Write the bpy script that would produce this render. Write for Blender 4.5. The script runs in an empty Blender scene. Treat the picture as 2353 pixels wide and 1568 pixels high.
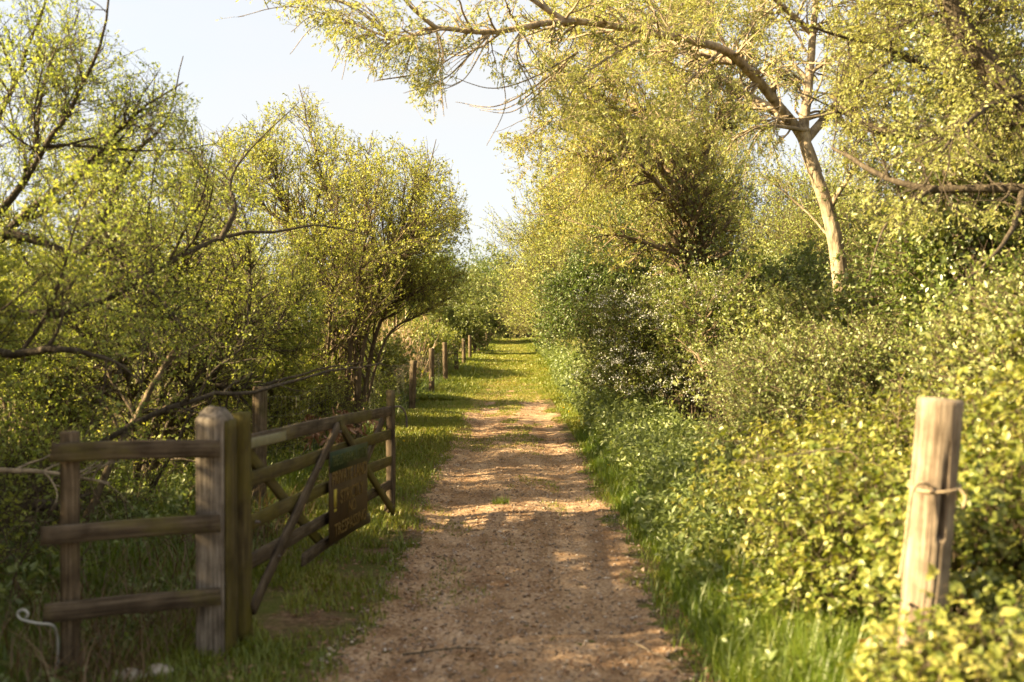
import bpy, math
import numpy as np
from mathutils import Vector, Matrix
rng = np.random.default_rng(11)
U = rng.uniform
scene = bpy.context.scene
COL = scene.collection
CAMH = 1.65
def W(dx, dy, D):
    """a place seen D metres down the lane (photo measured at 2353 px width) as a world point"""
    return ((dx-1177)*0.000437*D, D, CAMH+(765-dy)*0.000437*D)

# ------------------------------------------------------------------ noise
def _hash(i, j, k, s):
    h = (i*374761393 + j*668265263 + k*2147483647 + s*1274126177) & 0xffffffff
    h = ((h ^ (h >> 13))*1274126177) & 0xffffffff
    return ((h ^ (h >> 16)) & 0xffff)/65535.0
def vnoise(x, y, z=0.0, s=0):
    x, y, z = np.broadcast_arrays(np.asarray(x, float), np.asarray(y, float), np.asarray(z, float))
    xi, yi, zi = np.floor(x).astype(np.int64), np.floor(y).astype(np.int64), np.floor(z).astype(np.int64)
    f = lambda t: t*t*(3-2*t)
    u, v, w = f(x-xi), f(y-yi), f(z-zi)
    r = 0
    for a in (0, 1):
        for b in (0, 1):
            for c in (0, 1):
                r = r + _hash(xi+a, yi+b, zi+c, s)*(u if a else 1-u)*(v if b else 1-v)*(w if c else 1-w)
    return r
def fbm(x, y, z=0.0, s=0, o=3):
    r, a, t = 0, 1.0, 0
    for i in range(o):
        r = r + a*vnoise(np.asarray(x)*2**i, np.asarray(y)*2**i, np.asarray(z)*2**i, s+i); t += a; a *= .5
    return r/t
def sst(a, b, x):
    t = np.clip((np.asarray(x, float)-a)/(b-a), 0, 1); return t*t*(3-2*t)
def gz(x, y):
    x = np.asarray(x, float); y = np.asarray(y, float)
    z = 0.42*sst(24, 58, y)+0.55*sst(60, 120, y)
    z = z+0.22*sst(1.3, 3.2, x)*(1-sst(60, 90, y)*.6)
    z = z-0.28*sst(2.5, 5.0, -x)
    off = sst(1.0, 1.8, np.abs(x))
    z = z+off*0.10*(fbm(x*.9, y*.9, 0, 3)-.5)+0.035*(fbm(x*.7, y*.5, 0, 9)-.5)
    z = z-0.03*np.exp(-((np.abs(x-.02)-.55)/.25)**2)
    return z
def edges(y):
    y = np.asarray(y, float)
    l = -0.90-0.10*(fbm(y*.5, y*0, 0, 21)-.5)*2-0.012*np.clip(y-8, 0, 14)
    r = 0.98+0.16*(fbm(y*.5, y*0+7, 0, 22)-.5)*2-0.006*np.clip(y-8, 0, 14)
    return l, r

# ------------------------------------------------------------------ meshes
def link(o, parent=None):
    COL.objects.link(o)
    if parent is not None: o.parent = parent
    return o
def mesh(name, V, faces, mat, parent=None, tint=None, smooth=False):
    V = np.asarray(V, np.float32).reshape(-1, 3)
    me = bpy.data.meshes.new(name)
    me.vertices.add(len(V)); me.vertices.foreach_set('co', V.ravel())
    faces = [np.asarray(f, np.int32) for f in faces if len(f)]
    nl = sum(f.size for f in faces); nf = sum(len(f) for f in faces)
    me.loops.add(nl); me.polygons.add(nf)
    me.loops.foreach_set('vertex_index', np.concatenate([f.ravel() for f in faces]))
    tot = np.concatenate([np.full(len(f), f.shape[1], np.int32) for f in faces])
    st = np.concatenate([[0], np.cumsum(tot)[:-1]]).astype(np.int32)
    me.polygons.foreach_set('loop_start', st)
    if smooth: me.polygons.foreach_set('use_smooth', np.ones(nf, bool))
    if tint is not None:
        a = me.attributes.new('tint', 'FLOAT', 'POINT'); a.data.foreach_set('value', np.asarray(tint, np.float32))
    me.update(calc_edges=True)
    if mat is not None: me.materials.append(mat)
    return link(bpy.data.objects.new(name, me), parent)
def thing(name, label, cat, loc=(0, 0, 0), group=None):
    o = bpy.data.objects.new(name, None); link(o); o.location = loc; o.empty_display_size = .1
    return tag(o, label, cat, group)
def tag(o, label, cat, group=None, kind=None):
    if label: o['label'] = label
    if cat: o['category'] = cat
    if group: o['group'] = group
    if kind: o['kind'] = kind
    return o
def copy_thing(src, loc, rot, sc, label, group=None):
    c = src.copy(); COL.objects.link(c); c.location = loc; c.rotation_euler = (0, 0, rot); c.scale = sc
    c['label'] = label
    if group: c['group'] = group
    for ch in list(src.children):
        d = ch.copy(); COL.objects.link(d); d.parent = c
    return c
class Acc:
    def __init__(s): s.V = []; s.F = {}; s.T = []; s.n = 0
    def add(s, V, faces, tint=None):
        V = np.asarray(V, float).reshape(-1, 3)
        s.V.append(V)
        for f in faces:
            f = np.asarray(f)
            if len(f): s.F.setdefault(f.shape[1], []).append(f+s.n)
        s.T.append(np.full(len(V), .5) if tint is None else np.asarray(tint, float)); s.n += len(V)
        return s
    def build(s, name, mat, parent=None, smooth=False, off=(0, 0, 0)):
        V = np.concatenate(s.V)-np.asarray(off)
        return mesh(name, V, [np.concatenate(f) for f in s.F.values()], mat, parent, np.concatenate(s.T), smooth)
def nrm(v): return v/(np.linalg.norm(v, axis=-1, keepdims=True)+1e-9)
def tubes(P, R, S=5):
    P = np.asarray(P, float); R = np.asarray(R, float); n, K, _ = P.shape
    T = nrm(np.gradient(P, axis=1))
    ref = nrm(rng.normal(size=(n, 1, 3)))
    mt = nrm(P[:, -1:]-P[:, :1])
    ref = nrm(ref-mt*np.sum(ref*mt, -1, keepdims=True))
    A = nrm(np.cross(T, ref)); B = np.cross(T, A)
    th = np.arange(S)*2*math.pi/S
    V = P[:, :, None]+R[:, :, None, None]*(A[:, :, None]*np.cos(th)[:, None]+B[:, :, None]*np.sin(th)[:, None])
    i = np.arange(n)[:, None, None]*K*S; k = np.arange(K-1)[None, :, None]*S; s = np.arange(S)[None, None]
    s2 = (s+1) % S
    F = np.stack([i+k+s, i+k+s2, i+k+S+s2, i+k+S+s], -1).reshape(-1, 4)
    return V.reshape(-1, 3), [F]
def resample(pts, K):
    p = np.asarray(pts, float); n = len(p)
    q = np.concatenate([[2*p[0]-p[1]], p, [2*p[-1]-p[-2]]])
    t = np.linspace(0, n-1-1e-6, K); i = t.astype(int); f = (t-i)[:, None]
    a, b, c, d = q[i], q[i+1], q[i+2], q[i+3]
    return .5*(2*b+(c-a)*f+(2*a-5*b+4*c-d)*f*f+(3*b-a-3*c+d)*f**3)
def limbs(specs, K=18, wob=.03):
    P, R = [], []
    for pts, r0, r1 in specs:
        p = resample(pts, K); L = np.linalg.norm(p[-1]-p[0])
        w = np.cumsum(rng.normal(size=(K, 3)), 0)*wob*L/K**.5*.35; w -= np.linspace(0, 1, K)[:, None]*w[-1]
        w[0] = 0
        P.append(p+w); R.append(np.linspace(r0**.7, r1**.7, K)**(1/.7))
    return np.array(P), np.array(R)
def sprout(P, R, n, length, K=6, ang=50, jit=.16, up=.1, tmin=.2, rr=.55, rmin=.0015, rmax=9, lv=.35, keep=None, taper=.5):
    m, Kp, _ = P.shape
    Ls = np.linalg.norm(np.diff(P, axis=1), axis=2).sum(1)
    par = rng.choice(m, n, p=Ls/Ls.sum()); t = tmin+(1-tmin)*U(size=n)**.85
    f = t*(Kp-1)*.9999; i = f.astype(int); f = (f-i)[:, None]
    b = P[par, i]*(1-f)+P[par, i+1]*f
    tg = nrm(P[par, i+1]-P[par, i]); r = R[par, i]*rr
    rnd = rng.normal(size=(n, 3)); sd = nrm(rnd-tg*np.sum(rnd*tg, -1, keepdims=True))
    a = np.radians(rng.normal(ang, ang*.25, n))[:, None]
    d = nrm(tg*np.cos(a)+sd*np.sin(a)+np.array([0, 0, up]))
    L = length*(1-taper*t)*np.clip(rng.normal(1, lv, n), .35, 2)
    Q = np.empty((n, K, 3)); Q[:, 0] = b; st = (L/(K-1))[:, None]
    for k in range(1, K):
        d = nrm(d+rng.normal(size=(n, 3))*jit+np.array([0, 0, up*.5])); Q[:, k] = Q[:, k-1]+d*st
    r = np.clip(r, rmin, rmax)
    RR = r[:, None]*np.linspace(1, .3, K)[None]
    if keep is not None:
        mk = keep(Q[:, -1]) & keep(Q[:, K//2]); Q, RR = Q[mk], RR[mk]
    return Q, RR
def leafgeo(p, d, n, L, Wd, detail=0, fold=.25):
    d = nrm(d); n = nrm(n-d*np.sum(n*d, -1, keepdims=True)); s = np.cross(d, n); N = len(p)
    L = L[:, None]; Wd = Wd[:, None]
    if detail == 0:
        V = np.stack([p, p+d*L*.45-s*Wd*.5+n*Wd*fold, p+d*L-n*L*.08, p+d*L*.45+s*Wd*.5+n*Wd*fold], 1)
        o = np.arange(N)[:, None]*4
        return V.reshape(-1, 3), [np.concatenate([o+[0, 3, 2], o+[0, 2, 1]])], 4
    mid = p+d*L*.5; f = n*Wd*fold
    V = np.stack([p, mid, p+d*L-n*L*.12, p+d*L*.22-s*Wd*.45+f, p+d*L*.62-s*Wd*.42+f*.6, p+d*L*.22+s*Wd*.45+f, p+d*L*.62+s*Wd*.42+f*.6], 1)
    o = np.arange(N)[:, None]*7
    return V.reshape(-1, 3), [np.concatenate([o+[0, 1, 4, 3], o+[0, 5, 6, 1]]), np.concatenate([o+[1, 2, 4], o+[1, 6, 2]])], 7
def foliage(acc, P, per, L, asp=.5, splay=55, upn=.6, tmin=.1, lv=.3, detail=0, droop=0, bias=0.0):
    m, K, _ = P.shape; n = m*per
    par = np.repeat(np.arange(m), per); t = tmin+(1-tmin)*U(size=n)
    f = t*(K-1)*.9999; i = f.astype(int); f = (f-i)[:, None]
    p = P[par, i]*(1-f)+P[par, i+1]*f; tg = nrm(P[par, i+1]-P[par, i])
    rnd = rng.normal(size=(n, 3)); sd = nrm(rnd-tg*np.sum(rnd*tg, -1, keepdims=True))
    a = np.radians(rng.normal(splay, 18, n))[:, None]
    d = tg*np.cos(a)+sd*np.sin(a)-np.array([0, 0, droop])
    nn = rng.normal(size=(n, 3))*.55+np.array([0, 0, upn])
    ln = L*np.clip(rng.normal(1, lv, n), .4, 1.8)
    V, F, c = leafgeo(p, d, nn, ln, ln*asp*U(.8, 1.2, n), detail)
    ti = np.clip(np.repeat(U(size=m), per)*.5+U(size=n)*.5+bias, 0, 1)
    acc.add(V, F, np.repeat(ti, c))
    return acc

# ------------------------------------------------------------------ materials
def newmat(name):
    m = bpy.data.materials.new(name); m.use_nodes = True; nt = m.node_tree; nt.nodes.clear()
    return m, nt, nt.nodes, nt.links
def nd(ns, t, **kw):
    n = ns.new(t)
    for k, v in kw.items():
        if k.startswith('i_'): n.inputs[k[2:].replace('_', ' ')].default_value = v
        else: setattr(n, k, v)
    return n
def ramp(ns, lk, fac, stops):
    r = ns.new('ShaderNodeValToRGB'); e = r.color_ramp.elements
    while len(e) < len(stops): e.new(.5)
    for x, (p, c) in zip(e, stops): x.position = p; x.color = (*c, 1)
    lk.new(fac, r.inputs[0]); return r.outputs[0]
def mixc(ns, lk, f, a, b, bt='MIX'):
    m = ns.new('ShaderNodeMix'); m.data_type = 'RGBA'; m.blend_type = bt
    for s, v in ((m.inputs[0], f), (m.inputs[6], a), (m.inputs[7], b)):
        if hasattr(v, 'is_linked'): lk.new(v, s)
        else: s.default_value = v if not isinstance(v, tuple) else (*v, 1)
    return m.outputs[2]
def noise(ns, lk, vec, scale, det=4, rough=.55, sv=None):
    n = nd(ns, 'ShaderNodeTexNoise'); n.inputs['Scale'].default_value = scale; n.inputs['Detail'].default_value = det; n.inputs['Roughness'].default_value = rough
    if sv is not None:
        mp = ns.new('ShaderNodeMapping'); mp.inputs['Scale'].default_value = sv; lk.new(vec, mp.inputs[0]); vec = mp.outputs[0]
    lk.new(vec, n.inputs['Vector']); return n.outputs['Fac']
def obco(ns): return ns.new('ShaderNodeTexCoord').outputs['Object']
def bump(ns, lk, h, st=.4, d=.01):
    b = ns.new('ShaderNodeBump'); b.inputs['Strength'].default_value = st; b.inputs['Distance'].default_value = d
    lk.new(h, b.inputs['Height']); return b.outputs[0]
def leafmat(name, stops, transl=.42, gloss=.06, tsat=(1.15, 1.1, .55), rough=.45):
    m, nt, ns, lk = newmat(name)
    at = nd(ns, 'ShaderNodeAttribute', attribute_name='tint')
    oi = ns.new('ShaderNodeObjectInfo')
    c = ramp(ns, lk, at.outputs['Fac'], stops)
    hs = ns.new('ShaderNodeHueSaturation'); lk.new(c, hs.inputs['Color'])
    ma = nd(ns, 'ShaderNodeMapRange'); lk.new(oi.outputs['Random'], ma.inputs[0]); ma.inputs[3].default_value = .485; ma.inputs[4].default_value = .512
    lk.new(ma.outputs[0], hs.inputs['Hue'])
    c = hs.outputs[0]
    di = nd(ns, 'ShaderNodeBsdfDiffuse'); lk.new(c, di.inputs[0])
    tr = nd(ns, 'ShaderNodeBsdfTranslucent'); lk.new(mixc(ns, lk, 1.0, c, tsat, 'MULTIPLY'), tr.inputs[0])
    gl = nd(ns, 'ShaderNodeBsdfGlossy'); gl.inputs['Roughness'].default_value = rough; gl.inputs[0].default_value = (1, .98, .9, 1)
    a = ns.new('ShaderNodeMixShader'); a.inputs[0].default_value = transl; lk.new(di.outputs[0], a.inputs[1]); lk.new(tr.outputs[0], a.inputs[2])
    b = ns.new('ShaderNodeMixShader'); b.inputs[0].default_value = gloss; lk.new(a.outputs[0], b.inputs[1]); lk.new(gl.outputs[0], b.inputs[2])
    o = ns.new('ShaderNodeOutputMaterial'); lk.new(b.outputs[0], o.inputs[0]); return m
def solid(name, stops, sc=6, sv=None, rough=.85, bst=.5, bd=.01, det=6, spec=.2, sc2=None):
    m, nt, ns, lk = newmat(name); v = obco(ns)
    f = noise(ns, lk, v, sc, det, .62, sv)
    c = ramp(ns, lk, f, stops)
    if sc2:
        f2 = noise(ns, lk, v, sc2, 4, .6)
        c = mixc(ns, lk, 1.0, c, ramp(ns, lk, f2, [(.3, (.55, .55, .55)), (.7, (1.25, 1.25, 1.25))]), 'MULTIPLY')
    p = nd(ns, 'ShaderNodeBsdfPrincipled'); p.inputs['Roughness'].default_value = rough; p.inputs['Specular IOR Level'].default_value = spec
    lk.new(c, p.inputs['Base Color']); lk.new(bump(ns, lk, f, bst, bd), p.inputs['Normal'])
    o = ns.new('ShaderNodeOutputMaterial'); lk.new(p.outputs[0], o.inputs[0]); return m
def woodmat(name, c0, c1, c2, moss=None, mfac=.5):
    m, nt, ns, lk = newmat(name); v = obco(ns)
    oi = ns.new('ShaderNodeObjectInfo')
    va = ns.new('ShaderNodeVectorMath'); va.operation = 'ADD'; lk.new(v, va.inputs[0])
    vm = ns.new('ShaderNodeVectorMath'); vm.operation = 'SCALE'; vm.inputs[0].default_value = (7, 5, 9); lk.new(oi.outputs['Random'], vm.inputs['Scale']); lk.new(vm.outputs[0], va.inputs[1]); v = va.outputs[0]
    g = noise(ns, lk, v, 1, 7, .65, (70, 70, 3.2))
    c = ramp(ns, lk, g, [(.30, c0), (.5, c1), (.70, c2)])
    b = noise(ns, lk, v, 7, 5, .6)
    c = mixc(ns, lk, 1.0, c, ramp(ns, lk, b, [(.3, (.5, .48, .46)), (.62, (1.15, 1.15, 1.15))]), 'MULTIPLY')
    if moss:
        mk = noise(ns, lk, v, 3.5, 6, .65, (1, 1, .5))
        c = mixc(ns, lk, ramp(ns, lk, mk, [(mfac-.1, (0, 0, 0)), (mfac+.12, (.9, .9, .9))]), c, moss)
    p = nd(ns, 'ShaderNodeBsdfPrincipled'); p.inputs['Roughness'].default_value = .85; p.inputs['Specular IOR Level'].default_value = .15
    lk.new(c, p.inputs['Base Color']); lk.new(bump(ns, lk, g, .6, .006), p.inputs['Normal'])
    o = ns.new('ShaderNodeOutputMaterial'); lk.new(p.outputs[0], o.inputs[0]); return m

M = {}
M['sallow'] = leafmat('sallow_leaf', [(0, (.17, .22, .04)), (.5, (.31, .36, .075)), (1, (.50, .50, .15))], .55, .03)
M['willow'] = leafmat('willow_leaf', [(0, (.20, .24, .055)), (.5, (.35, .38, .11)), (1, (.52, .50, .20))], .5, .03)
M['rusty'] = leafmat('rusty_willow_leaf', [(0, (.21, .24, .05)), (.65, (.37, .38, .10)), (1, (.50, .36, .15))], .5, .03)
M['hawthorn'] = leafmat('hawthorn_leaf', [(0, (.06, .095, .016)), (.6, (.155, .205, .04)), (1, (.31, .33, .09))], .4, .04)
M['shade'] = leafmat('elder_leaf', [(0, (.095, .128, .03)), (.6, (.20, .245, .07)), (1, (.35, .37, .14))], .4, .04)
M['bramble'] = leafmat('bramble_leaf', [(0, (.08, .115, .016)), (.5, (.225, .25, .042)), (.92, (.40, .37, .10)), (1, (.36, .22, .08))], .42, .04)
M['ivy'] = leafmat('ivy_leaf', [(0, (.06, .085, .015)), (.6, (.14, .17, .03)), (1, (.24, .25, .06))], .28, .08, rough=.4)
M['grass'] = leafmat('grass_blade', [(0, (.08, .14, .012)), (.6, (.17, .22, .022)), (.9, (.27, .27, .05)), (1, (.36, .28, .11))], .45, .04)
M['turf'] = leafmat('short_turf', [(0, (.09, .13, .012)), (.5, (.18, .205, .022)), (.85, (.28, .25, .05)), (1, (.34, .24, .09))], .35, .03)
M['straw'] = leafmat('dry_straw', [(0, (.22, .15, .08)), (.6, (.36, .27, .15)), (1, (.48, .38, .23))], .25, .04)
M['hay'] = leafmat('brown_dead_grass', [(0, (.09, .055, .028)), (.6, (.17, .115, .06)), (1, (.27, .20, .11))], .25, .02)
M['deadleaf'] = leafmat('dead_leaf', [(0, (.12, .06, .03)), (.6, (.24, .13, .06)), (1, (.36, .22, .12))], .2, .04)
M['blossom'] = leafmat('white_blossom', [(0, (.7, .68, .6)), (1, (.85, .83, .78))], .3, .03, (1, 1, 1))
M['yellow'] = leafmat('yellow_petal', [(0, (.75, .5, .02)), (1, (.85, .62, .03))], .2, .03, (1, 1, 1))
M['bark'] = solid('dark_bark', [(.3, (.035, .026, .018)), (.55, (.085, .065, .042)), (.75, (.17, .14, .09))], 14, (3, 3, .7), bst=.8, bd=.02)
M['twigbark'] = solid('brown_twig_bark', [(.3, (.06, .042, .026)), (.6, (.13, .095, .058)), (.8, (.19, .15, .095))], 9)
M['palebark'] = solid('pale_willow_bark', [(.3, (.14, .105, .07)), (.5, (.34, .26, .165)), (.72, (.46, .37, .25))], 9, (2, 2, .5), bst=.9, bd=.03, sc2=5)
M['limb'] = solid('grey_brown_bark', [(.3, (.07, .05, .033)), (.55, (.19, .14, .085)), (.75, (.30, .23, .15))], 12, (2, 2, .8), bst=.8, bd=.02)
M['wood'] = woodmat('weathered_board', (.03, .021, .013), (.078, .056, .035), (.145, .112, .075), (.12, .105, .02), .63)
M['mossy'] = woodmat('mossy_board', (.03, .022, .011), (.075, .056, .024), (.125, .098, .042), (.10, .082, .013), .50)
M['greypost'] = woodmat('grey_gate_post', (.05, .04, .029), (.17, .137, .103), (.30, .255, .20), (.20, .15, .03), .67)
M['palepost'] = woodmat('sunbleached_post', (.10, .072, .047), (.255, .195, .135), (.37, .30, .22))
M['stake'] = woodmat('round_stake', (.045, .032, .02), (.115, .083, .05), (.20, .15, .095), (.12, .11, .03), .66)
M['rope'] = solid('rope_fibre', [(.3, (.2, .14, .08)), (.7, (.42, .32, .2))], 60, bst=.6)
M['wire'] = solid('galvanised_wire', [(.3, (.08, .075, .06)), (.7, (.17, .155, .13))], 20, rough=.7, spec=.2)
M['iron'] = solid('dull_iron', [(.3, (.05, .04, .035)), (.7, (.14, .10, .07))], 30, rough=.6, spec=.4)
M['plate'] = solid('galvanised_plate', [(.3, (.12, .11, .06)), (.7, (.21, .19, .11))], 12, rough=.6, spec=.4)
M['white'] = solid('white_plastic', [(.3, (.26, .25, .22)), (.7, (.46, .45, .41))], 12, rough=.4, spec=.4, bst=.1)
M['signbrown'] = solid('brown_sign_paint', [(.3, (.045, .028, .012)), (.7, (.075, .045, .02))], 9, rough=.6, bst=.1)
M['signgreen'] = solid('green_sign_paint', [(.3, (.016, .028, .010)), (.7, (.028, .042, .015))], 9, rough=.6, bst=.1)
M['letter'] = solid('ochre_lettering', [(.3, (.105, .064, .017)), (.7, (.15, .092, .025))], 9, rough=.6, bst=.05)
M['letterdim'] = solid('dark_green_lettering', [(.3, (.045, .058, .016)), (.7, (.07, .08, .022))], 9, rough=.6, bst=.05)  # dull dark green, a little lighter than the band behind it
M['yellowpaint'] = solid('yellow_sign_paint', [(.3, (.28, .22, .025)), (.7, (.36, .28, .04))], 9, rough=.6, bst=.05)
M['stone'] = solid('pale_stone', [(.3, (.25, .2, .15)), (.7, (.5, .44, .36))], 20)

def groundmat():
    m, nt, ns, lk = newmat('earth_and_moss'); v = obco(ns)
    a = noise(ns, lk, v, 22, 8, .7); b = noise(ns, lk, v, 2.2, 5, .6); c = noise(ns, lk, v, 90, 3, .6)
    soil = ramp(ns, lk, a, [(.3, (.055, .034, .019)), (.5, (.14, .088, .05)), (.72, (.26, .17, .10))])
    moss = ramp(ns, lk, c, [(.3, (.045, .062, .010)), (.6, (.10, .115, .018)), (.8, (.17, .15, .035))])
    col = mixc(ns, lk, ramp(ns, lk, b, [(.38, (0, 0, 0)), (.6, (.85, .85, .85))]), soil, moss)
    p = nd(ns, 'ShaderNodeBsdfPrincipled'); p.inputs['Roughness'].default_value = .95; p.inputs['Specular IOR Level'].default_value = .1
    lk.new(col, p.inputs['Base Color']); lk.new(bump(ns, lk, a, .8, .03), p.inputs['Normal'])
    o = ns.new('ShaderNodeOutputMaterial'); lk.new(p.outputs[0], o.inputs[0]); return m
def pathmat():
    m, nt, ns, lk = newmat('sandy_gravel'); v = obco(ns)
    a = noise(ns, lk, v, 45, 9, .72); b = noise(ns, lk, v, 3.0, 5, .6); c = noise(ns, lk, v, 160, 4, .7)
    c0 = ramp(ns, lk, a, [(.30, (.075, .045, .026)), (.45, (.26, .165, .094)), (.58, (.40, .275, .168)), (.72, (.58, .46, .33))])
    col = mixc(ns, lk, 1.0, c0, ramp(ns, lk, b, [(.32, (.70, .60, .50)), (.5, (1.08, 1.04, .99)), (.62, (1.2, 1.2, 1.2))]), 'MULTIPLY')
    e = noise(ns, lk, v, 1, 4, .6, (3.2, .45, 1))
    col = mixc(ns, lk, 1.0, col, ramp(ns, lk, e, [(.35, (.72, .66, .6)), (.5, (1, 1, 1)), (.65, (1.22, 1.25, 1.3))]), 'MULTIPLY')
    col = mixc(ns, lk, ramp(ns, lk, c, [(.56, (0, 0, 0)), (.68, (.75, .75, .75))]), col, (.46, .38, .29))
    p = nd(ns, 'ShaderNodeBsdfPrincipled'); p.inputs['Roughness'].default_value = .95; p.inputs['Specular IOR Level'].default_value = .1
    lk.new(col, p.inputs['Base Color']); lk.new(bump(ns, lk, a, .8, .02), p.inputs['Normal'])
    o = ns.new('ShaderNodeOutputMaterial'); lk.new(p.outputs[0], o.inputs[0]); return m
M['ground'] = groundmat(); M['path'] = pathmat()

# ------------------------------------------------------------------ terrain
def grid(xs, ys, zf):
    X, Y = np.meshgrid(xs, ys); Z = zf(X, Y)
    nx, ny = len(xs), len(ys); i = np.arange(nx*ny).reshape(ny, nx)
    F = np.stack([i[:-1, :-1], i[:-1, 1:], i[1:, 1:], i[1:, :-1]], -1).reshape(-1, 4)
    return np.stack([X, Y, Z], -1).reshape(-1, 3), [F]
xs = np.concatenate([-np.geomspace(300, 4.2, 40), np.arange(-4, 4.01, .09), np.geomspace(4.2, 300, 40)])
ys = np.concatenate([-np.geomspace(120, 2.2, 16), np.arange(-2, 16, .09), np.geomspace(16.1, 420, 90)])
V, F = grid(xs, ys, lambda x, y: gz(x, y)-.004+.025*(fbm(x*9, y*9, 0, 31)-.5)*(np.abs(x) > 1.15)*(y < 40))
tag(mesh('ground', V, F, M['ground'], smooth=True), None, None, None, 'structure')
# worn path: sandy strip with ragged edges, its own sheet
def pathmesh():
    ys = np.concatenate([np.arange(-3, 9, .03), np.arange(9, 16, .06), np.arange(16, 39, .12)])
    nu = 70; u = np.linspace(0, 1, nu)
    l, r = edges(ys); tp = sst(24, 39, ys)
    l = l+tp*.7; r = r-tp*.7
    jl = (fbm(ys*5, ys*0, 0, 51)-.5)*.30; jr = (fbm(ys*5, ys*0+3, 0, 52)-.5)*.34
    l = l+jl; r = r+jr
    X = l[:, None]+(r-l)[:, None]*u; Y = np.repeat(ys[:, None], nu, 1)
    Z = gz(X, Y)+.004+.020*(fbm(X*14, Y*14, 0, 61)-.5)+.016*(vnoise(X*40, Y*40, 0, 66)-.5)
    e = np.minimum(u, 1-u)*14; Z = Z-.022*(1-np.clip(e, 0, 1))[None]
    n = len(ys); i = np.arange(n*nu).reshape(n, nu)
    F = np.stack([i[:-1, :-1], i[:-1, 1:], i[1:, 1:], i[1:, :-1]], -1).reshape(-1, 4)
    return np.stack([X, Y, Z], -1).reshape(-1, 3), [F]
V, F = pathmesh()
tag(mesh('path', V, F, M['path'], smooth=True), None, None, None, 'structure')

# gravel stones and litter on the path
def stones(n, y0, y1, smin, smax, near=1.6):
    y = y0+(y1-y0)*U(size=n)**near; l, r = edges(y); x = l+(r-l)*U(size=n)
    s = smin+(smax-smin)*U(size=n)**4
    oc = np.array([[1, 0, 0], [-1, 0, 0], [0, 1, 0], [0, -1, 0], [0, 0, 1], [0, 0, -1]], float)
    fc = np.array([[0, 2, 4], [2, 1, 4], [1, 3, 4], [3, 0, 4], [2, 0, 5], [1, 2, 5], [3, 1, 5], [0, 3, 5]])
    A = nrm(rng.normal(size=(n, 3))); B = nrm(np.cross(A, rng.normal(size=(n, 3)))); C = np.cross(A, B)
    sc = U(.5, 1.1, (n, 6, 1))
    V = sc*(oc[None, :, :1]*A[:, None]+oc[None, :, 1:2]*B[:, None]+oc[None, :, 2:]*C[:, None])*s[:, None, None]
    V[:, :, 2] *= .65
    V += np.stack([x, y, gz(x, y)+.004+s*.2], -1)[:, None]
    return V.reshape(-1, 3), [(fc[None]+np.arange(n)[:, None, None]*6).reshape(-1, 3)], np.repeat(U(size=n), 6)
M['pebble'] = leafmat('pebble_stone', [(0, (.12, .085, .055)), (.5, (.27, .20, .135)), (.9, (.42, .33, .24)), (1, (.58, .5, .4))], 0, .04)
a = Acc(); a.add(*stones(22000, 3.2, 16, .004, .02)); a.build('gravel', M['pebble']); tag(bpy.data.objects['gravel'], 'loose pale gravel strewn over the sandy path', None, None, 'stuff')
a = Acc(); n = 16000
y = 3.3+22*U(size=n)**1.5; l, r = edges(y); x = l-.5+(r-l+.9)*U(size=n)
keepm = (fbm(x*1.3, y*.9, 0, 77)+.16*sst(.4, .9, np.abs(x)) > .50); x, y = x[keepm], y[keepm]; n = len(x)
d = rng.normal(size=(n, 3)); d[:, 2] *= .15; nn = rng.normal(size=(n, 3))*.25+[0, 0, 1]
L = U(.012, .045, n); V, F, c = leafgeo(np.stack([x, y, gz(x, y)+.014], -1), d, nn, L, L*U(.25, .6, n)); a.add(V, F, np.repeat(U(size=n), c))
tag(a.build('leaf_litter', M['deadleaf']), 'brown leaf litter scattered along the sandy path', None, None, 'stuff')

# ------------------------------------------------------------------ grass
def blades(x, y, h, w, lean=.35, z=None, tb=0.0, wind=(0, 0)):
    n = len(x); z = gz(x, y)-.01 if z is None else z
    p = np.stack([x, y, z], -1); az = U(0, 2*math.pi, n)
    d = np.stack([np.cos(az), np.sin(az), 0*az], -1); s = np.stack([-np.sin(az), np.cos(az), 0*az], -1)
    h = h*np.clip(rng.normal(1, .3, n), .35, 1.9); ln = (lean*np.abs(rng.normal(1, .5, n))*h)[:, None]; h = h[:, None]
    wv = np.array([wind[0], wind[1], 0.])*h
    up = np.array([0, 0, 1.]); w = (w*U(.7, 1.3, n))[:, None]
    V = np.stack([p-s*w, p+s*w, p+up*h*.55+d*ln*.35-s*w*.8+wv*.3, p+up*h*.55+d*ln*.35+s*w*.8+wv*.3, p+up*h*(1-.15*ln/h)+d*ln+wv], 1)
    o = np.arange(n)[:, None]*5
    cl = fbm(x*1.5, y*1.5, 0, 91)
    t = np.clip(U(size=n)*.65+(cl-.35)*.6+tb, 0, 1)
    return V.reshape(-1, 3), [o+[0, 1, 3, 2], o+[2, 3, 4]], np.repeat(t, 5)
def region(n, x0, x1, y0, y1, pw=1.0):
    return U(x0, x1, n), y0+(y1-y0)*U(size=n)**pw
# left verge turf between path and fence
a = Acc()
x, y = region(90000, -2.5, -.72, 3.2, 30, 1.7); l, r = edges(y)
k = (U(size=len(x)) < sst(-.12, .28, l+.10-x+(fbm(x*3, y*3, 0, 5)-.5)*.5)) & (fbm(x*2, y*1.6, 0, 15) > .36-.25*sst(9, 14, y)); x, y = x[k], y[k]
a.add(*blades(x, y, .045+.03*fbm(x*2, y*2, 0, 8), .0022+.00022*y, .6, tb=-.02+.14*sst(8, 16, y)))
x, y = region(30000, 1.0, 1.9, 8, 34, 1.4)
a.add(*blades(x, y, .06, .0022+.00022*y, .6))
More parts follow.
